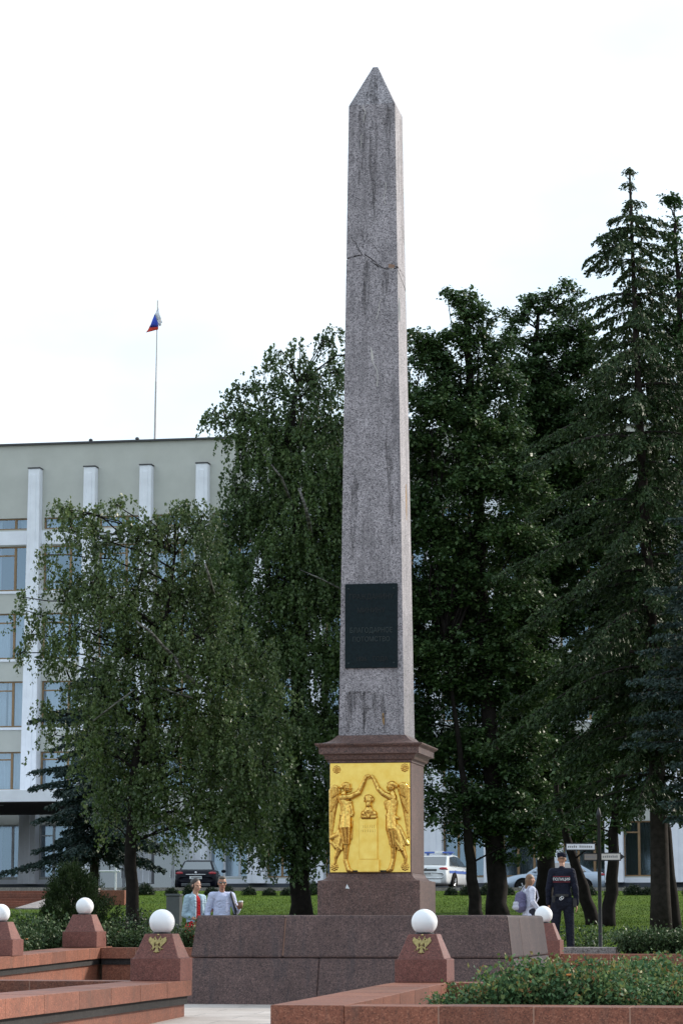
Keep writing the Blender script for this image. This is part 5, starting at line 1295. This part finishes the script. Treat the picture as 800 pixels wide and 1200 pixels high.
for g in (0, 1):
    pts = [(.026 * math.cos(a) + g * .022, -.008 * g, .024 * math.sin(a) - g * .018) for a in [i / 10 * 2 * math.pi for i in range(11)]]; mb.tube(pts, .0055, 6)
hc2 = mb.build('handcuffs', 'steel'); hc2.matrix_world = Matrix.Translation(op) @ Matrix.Rotation(math.pi - R(8), 4, 'Z') @ Matrix.Translation((-.01, .172 * k, .985 * k)); tag(hc2, 'steel handcuffs hanging on the police officer\'s belt', 'handcuffs')
mb = MB(); mb.box(-.035, .035, -.03, .03, -.11, .05); h_ = mb.build('holster', 'leather', None, bevel=.012); h_.matrix_world = Matrix.Translation(op) @ Matrix.Rotation(math.pi - R(8), 4, 'Z') @ Matrix.Translation((-.215 * k, .03, .93 * k)); tag(h_, 'black holster on the right hip of the police officer', 'holster')
mb = MB(); mb.box(-.025, .025, -.02, .02, -.07, .05); h_ = mb.build('radio_pouch', 'leather', None, bevel=.01); h_.matrix_world = Matrix.Translation(op) @ Matrix.Rotation(math.pi - R(8), 4, 'Z') @ Matrix.Translation((.14 * k, .14 * k, .97 * k)); tag(h_, 'small black pouch on the left back of the officer\'s belt', 'pouch')

# girl beside the officer, walking to the right
gp = at(621, 1119, 48.9); gp.z = .50
J = dict(lelbow=(.23, .03, 1.16), lwrist=(.20, -.14, 1.00), relbow=(-.22, .04, 1.16), rwrist=(-.22, -.12, .98))
P2 = Person('slim girl with long fair-brown hair in a white jacket beside the police officer', gp, R(112), 1.42, 'skin', J, female=True)
P2.torso('jacket', 'white_cloth', .70, .05, .018, .9, wide=-.02); P2.trousers('trousers_dark'); P2.shoes('shoe'); P2.face()
P2.hair('hair_brown', [((0, .02, .035), (.085, .096, .092)), ((0, .075, -.04), (.072, .05, .12)), ((0, .085, -.16), (.06, .045, .12)), ((.06, .03, -.05), (.024, .05, .09)), ((-.06, .03, -.05), (.024, .05, .09))])
bp = empty('backpack', gp, R(112), 'violet and pale grey backpack worn by the girl in white', 'backpack'); k = P2.k
mb = MB(); mb.cap((0, .19, 1.06 * k), .115, (0, .18, 1.27 * k), .10, 14); mb.cap((-.05, .19, 1.05 * k), .09, (.05, .19, 1.05 * k), .09, 12); remeshed(mb, 'pack', 'pack_violet', bp, .01, 3)
mb = MB(); mb.cap((-.05, .27, 1.04 * k), .05, (.05, .27, 1.04 * k), .05, 12); mb.cap((-.04, .265, 1.12 * k), .045, (.04, .265, 1.12 * k), .045, 12); remeshed(mb, 'pocket', 'pack_pale', bp, .01, 3)
for g in (-1, 1):
    MB().tube([(g * .09, .14, 1.36 * k), (g * .09, .06, 1.50 * k), (g * .09, -.03, 1.49 * k), (g * .09, -.095, 1.40 * k), (g * .10, -.12, 1.25 * k), (g * .145, -.04, 1.12 * k), (g * .13, .10, 1.05 * k)], .013, 6).build('strap', 'pack_pale', bp)

# couple at the left
mp_ = at(259.5, 1128, 48.0); mp_.z = gz(48.0)
J = dict(relbow=(-.27, .03, 1.14), rwrist=(-.28, -.06, .89), lelbow=(.29, .02, 1.15), lwrist=(.30, -.17, 1.20), lhand=dict(d=(.1, -.5, .4), side=(-.8, -.2, .3), pn=(-.4, -.2, .3), curl=.9))
P3 = Person('grey-haired man with glasses in a pale blue shirt carrying a black bag', mp_, R(12), 1.735, 'skin_tan', J, R(-4), R(5))
P3.t.scale = (.93, .95, 1)
P3.torso('shirt', 'shirt_pale', .84, .01, .020, .85, wide=-.02); P3.trousers('trousers_dark'); P3.shoes('shoe'); P3.face(True, False)
P3.hair('hair_grey', [((0, .03, .06), (.082, .090, .068)), ((0, .055, .01), (.080, .062, .07)), ((0, -.045, .098), (.060, .035, .030))])
gl = MB()
for g in (-1, 1):
    c = [P3.h(g * .034 + .024 * math.cos(a), -.098, .015 + .017 * math.sin(a)) for a in [i / 12 * 2 * math.pi for i in range(13)]]; gl.tube(c, .0035, 6); gl.tube([P3.h(g * .058, -.095, .018), P3.h(g * .08, .01, .015)], .003, 5)
gl.tube([P3.h(-.012, -.1, .02), P3.h(.012, -.1, .02)], .003, 5)
gl = gl.build('glasses', 'eye_dark', None); gl.location = mp_; gl.rotation_euler = (0, 0, R(12)); tag(gl, 'dark-rimmed glasses on the man in the pale blue shirt', 'glasses')
for g in (-1, 1): MB().ell(P3.h(g * .034, -.096, .015), (.021, .004, .014), 8).build('lens', 'car_glass', gl, smooth=True)
bg = empty('shoulder_bag', mp_, R(12), 'black bag slung from the shoulder of the man in pale blue', 'bag'); k = P3.k
MB().box(.20, .32, .06, .32, .70 * k, 1.02 * k).build('bag_body', 'bag_dark', bg, bevel=.03, seg=2)
MB().tube([(.26, .16, 1.0 * k), (.21, .10, 1.30 * k), (.155, .03, 1.50 * k), (.15, -.10, 1.44 * k), (.19, -.15, 1.28 * k), (.24, -.13, 1.05 * k), (.27, .06, .98 * k)], .022, 6).build('strap', 'bag_dark', bg)
wp = at(228.5, 1128, 48.2); wp.z = gz(48.2)
J = dict(lelbow=(.20, .02, 1.13), lwrist=(.22, -.18, 1.19), relbow=(-.21, .04, 1.12), rwrist=(-.06, -.17, 1.02), lhand=dict(d=(.25, -.5, .35), side=(-.5, -.3, .6), pn=(-.4, -.3, .3), curl=.9), rhand=dict(d=(.8, -.3, -.15), side=(0, -.3, .8), pn=(0, .7, 0), curl=.3))
P4 = Person('dark-haired woman in a pale denim jacket over a red dress walking with coffee', wp, R(38), 1.69, 'skin', J, R(4), R(12), female=True)
P4.torso('dress', 'top_red', .66, .075, .012, 0.0, wide=0)
P4.hair('hair_dark', [((0, .025, .045), (.084, .094, .088)), ((0, .075, -.02), (.070, .05, .08)), ((0, .11, .05), (.05, .05, .05)), ((.065, .01, -.01), (.018, .04, .06)), ((-.065, .01, -.01), (.018, .04, .06))])
P4.face(); P4.shoes('shoe')
# open jacket: two fronts, back and sleeves
k = P4.k; V = lambda *p: Vector(p) * k; mb = MB()
for g, arm in ((1, P4.larm), (-1, P4.rarm)):
    mb.cap(V(g * .10, .0, 1.0), .085 * k, V(g * .095, .01, 1.36), .082 * k, 12); mb.cap(V(g * .085, -.075, 1.0), .05 * k, V(g * .075, -.07, 1.38), .045 * k, 10)
    mb.cap(V(g * .05, .01, 1.42), .088 * k, V(g * .15, .01, 1.412), .082 * k, 10); mb.cap(V(g * .085, -.05, 1.34), .065 * k, V(g * .075, -.04, 1.43), .06 * k, 10); S, El, Wr = arm; mb.cap(S, .074 * k, El, .060 * k); mb.cap(El, .060 * k, El.lerp(Wr, .45), .052 * k)
mb.cap(V(0, .07, 1.0), .09 * k, V(0, .06, 1.38), .08 * k, 12); mb.cap(V(0, .045, 1.43), .075 * k, V(0, .040, 1.495), .060 * k, 10)
remeshed(mb, 'jacket', 'denim_pale', P4.t, .009, 3)
def cup(holder, wrist, rz, base, label, off):
    w = Matrix.Rotation(rz, 3, 'Z') @ (Vector(wrist) + Vector(off)); c = empty('coffee_cup', base + w, 0, label, 'cup')
    MB().lathe([(.028, -.075), (.036, .035)], 18).build('cup_body', 'cup_brown', c, smooth=True); MB().lathe([(.040, .035), (.040, .048), (.034, .052), (.034, .060)], 18).build('lid', 'cup_white', c)
cup(P3, P3.larm[2], R(12), mp_, 'paper coffee cup held by the man in pale blue', (.0, -.085, .075))
cup(P4, P4.larm[2], R(38), wp, 'paper coffee cup with white lid held by the woman in red', (.01, -.085, .075))

# ------------------------------------------------------------------ light
w = bpy.data.worlds.new('World'); sc.world = w; w.use_nodes = True; nt = w.node_tree; N = nt.nodes; bg_ = N['Background']
sky = N.new('ShaderNodeTexSky'); sky.sky_type = 'NISHITA'; sky.sun_disc = False; sky.altitude = 100; sky.air_density = 1.0; sky.dust_density = 2.0
SUN_EL, SUN_AZ = R(28), R(62)     # azimuth clockwise from +Y
sky.sun_elevation = SUN_EL; sky.sun_rotation = SUN_AZ
tc = N.new('ShaderNodeTexCoord'); mp = N.new('ShaderNodeMapping'); mp.inputs['Scale'].default_value = (1, 1, 2.2); no = N.new('ShaderNodeTexNoise'); no.inputs['Scale'].default_value = 2.1; no.inputs['Detail'].default_value = 6
cr = N.new('ShaderNodeValToRGB'); cr.color_ramp.elements[0].position = .40; cr.color_ramp.elements[0].color = (4.8, 6.4, 7.7, 1); cr.color_ramp.elements[1].position = .66; cr.color_ramp.elements[1].color = (9.4, 9.6, 10.0, 1)
mx = N.new('ShaderNodeMix'); mx.data_type = 'RGBA'; mx.inputs[0].default_value = .85
for a, b_ in ((tc.outputs['Generated'], mp.inputs['Vector']), (mp.outputs['Vector'], no.inputs['Vector']), (no.outputs['Fac'], cr.inputs['Fac']), (sky.outputs['Color'], mx.inputs[6]), (cr.outputs['Color'], mx.inputs[7]), (mx.outputs[2], bg_.inputs['Color'])): nt.links.new(a, b_)
bg_.inputs['Strength'].default_value = .11
sl = bpy.data.lights.new('sun', 'SUN'); sl.energy = 3.6; sl.angle = R(8); sl.color = (1, .91, .80)
so_ = bpy.data.objects.new('sun', sl); COL.objects.link(so_)
sv = Vector((math.sin(SUN_AZ) * math.cos(SUN_EL), math.cos(SUN_AZ) * math.cos(SUN_EL), math.sin(SUN_EL)))
so_.rotation_euler = sv.to_track_quat('Z', 'Y').to_euler()

sc.view_settings.view_transform = 'Standard'; sc.view_settings.look = 'None'; sc.view_settings.exposure = .6; sc.view_settings.gamma = 1; sc.view_settings.use_curve_mapping = False
sc.render.engine = 'CYCLES'; cy = sc.cycles
cy.use_denoising = True; cy.max_bounces = 6; cy.diffuse_bounces = 3; cy.glossy_bounces = 3; cy.transmission_bounces = 3; cy.transparent_max_bounces = 8
cy.caustics_reflective = False; cy.caustics_refractive = False; cy.sample_clamp_indirect = 8
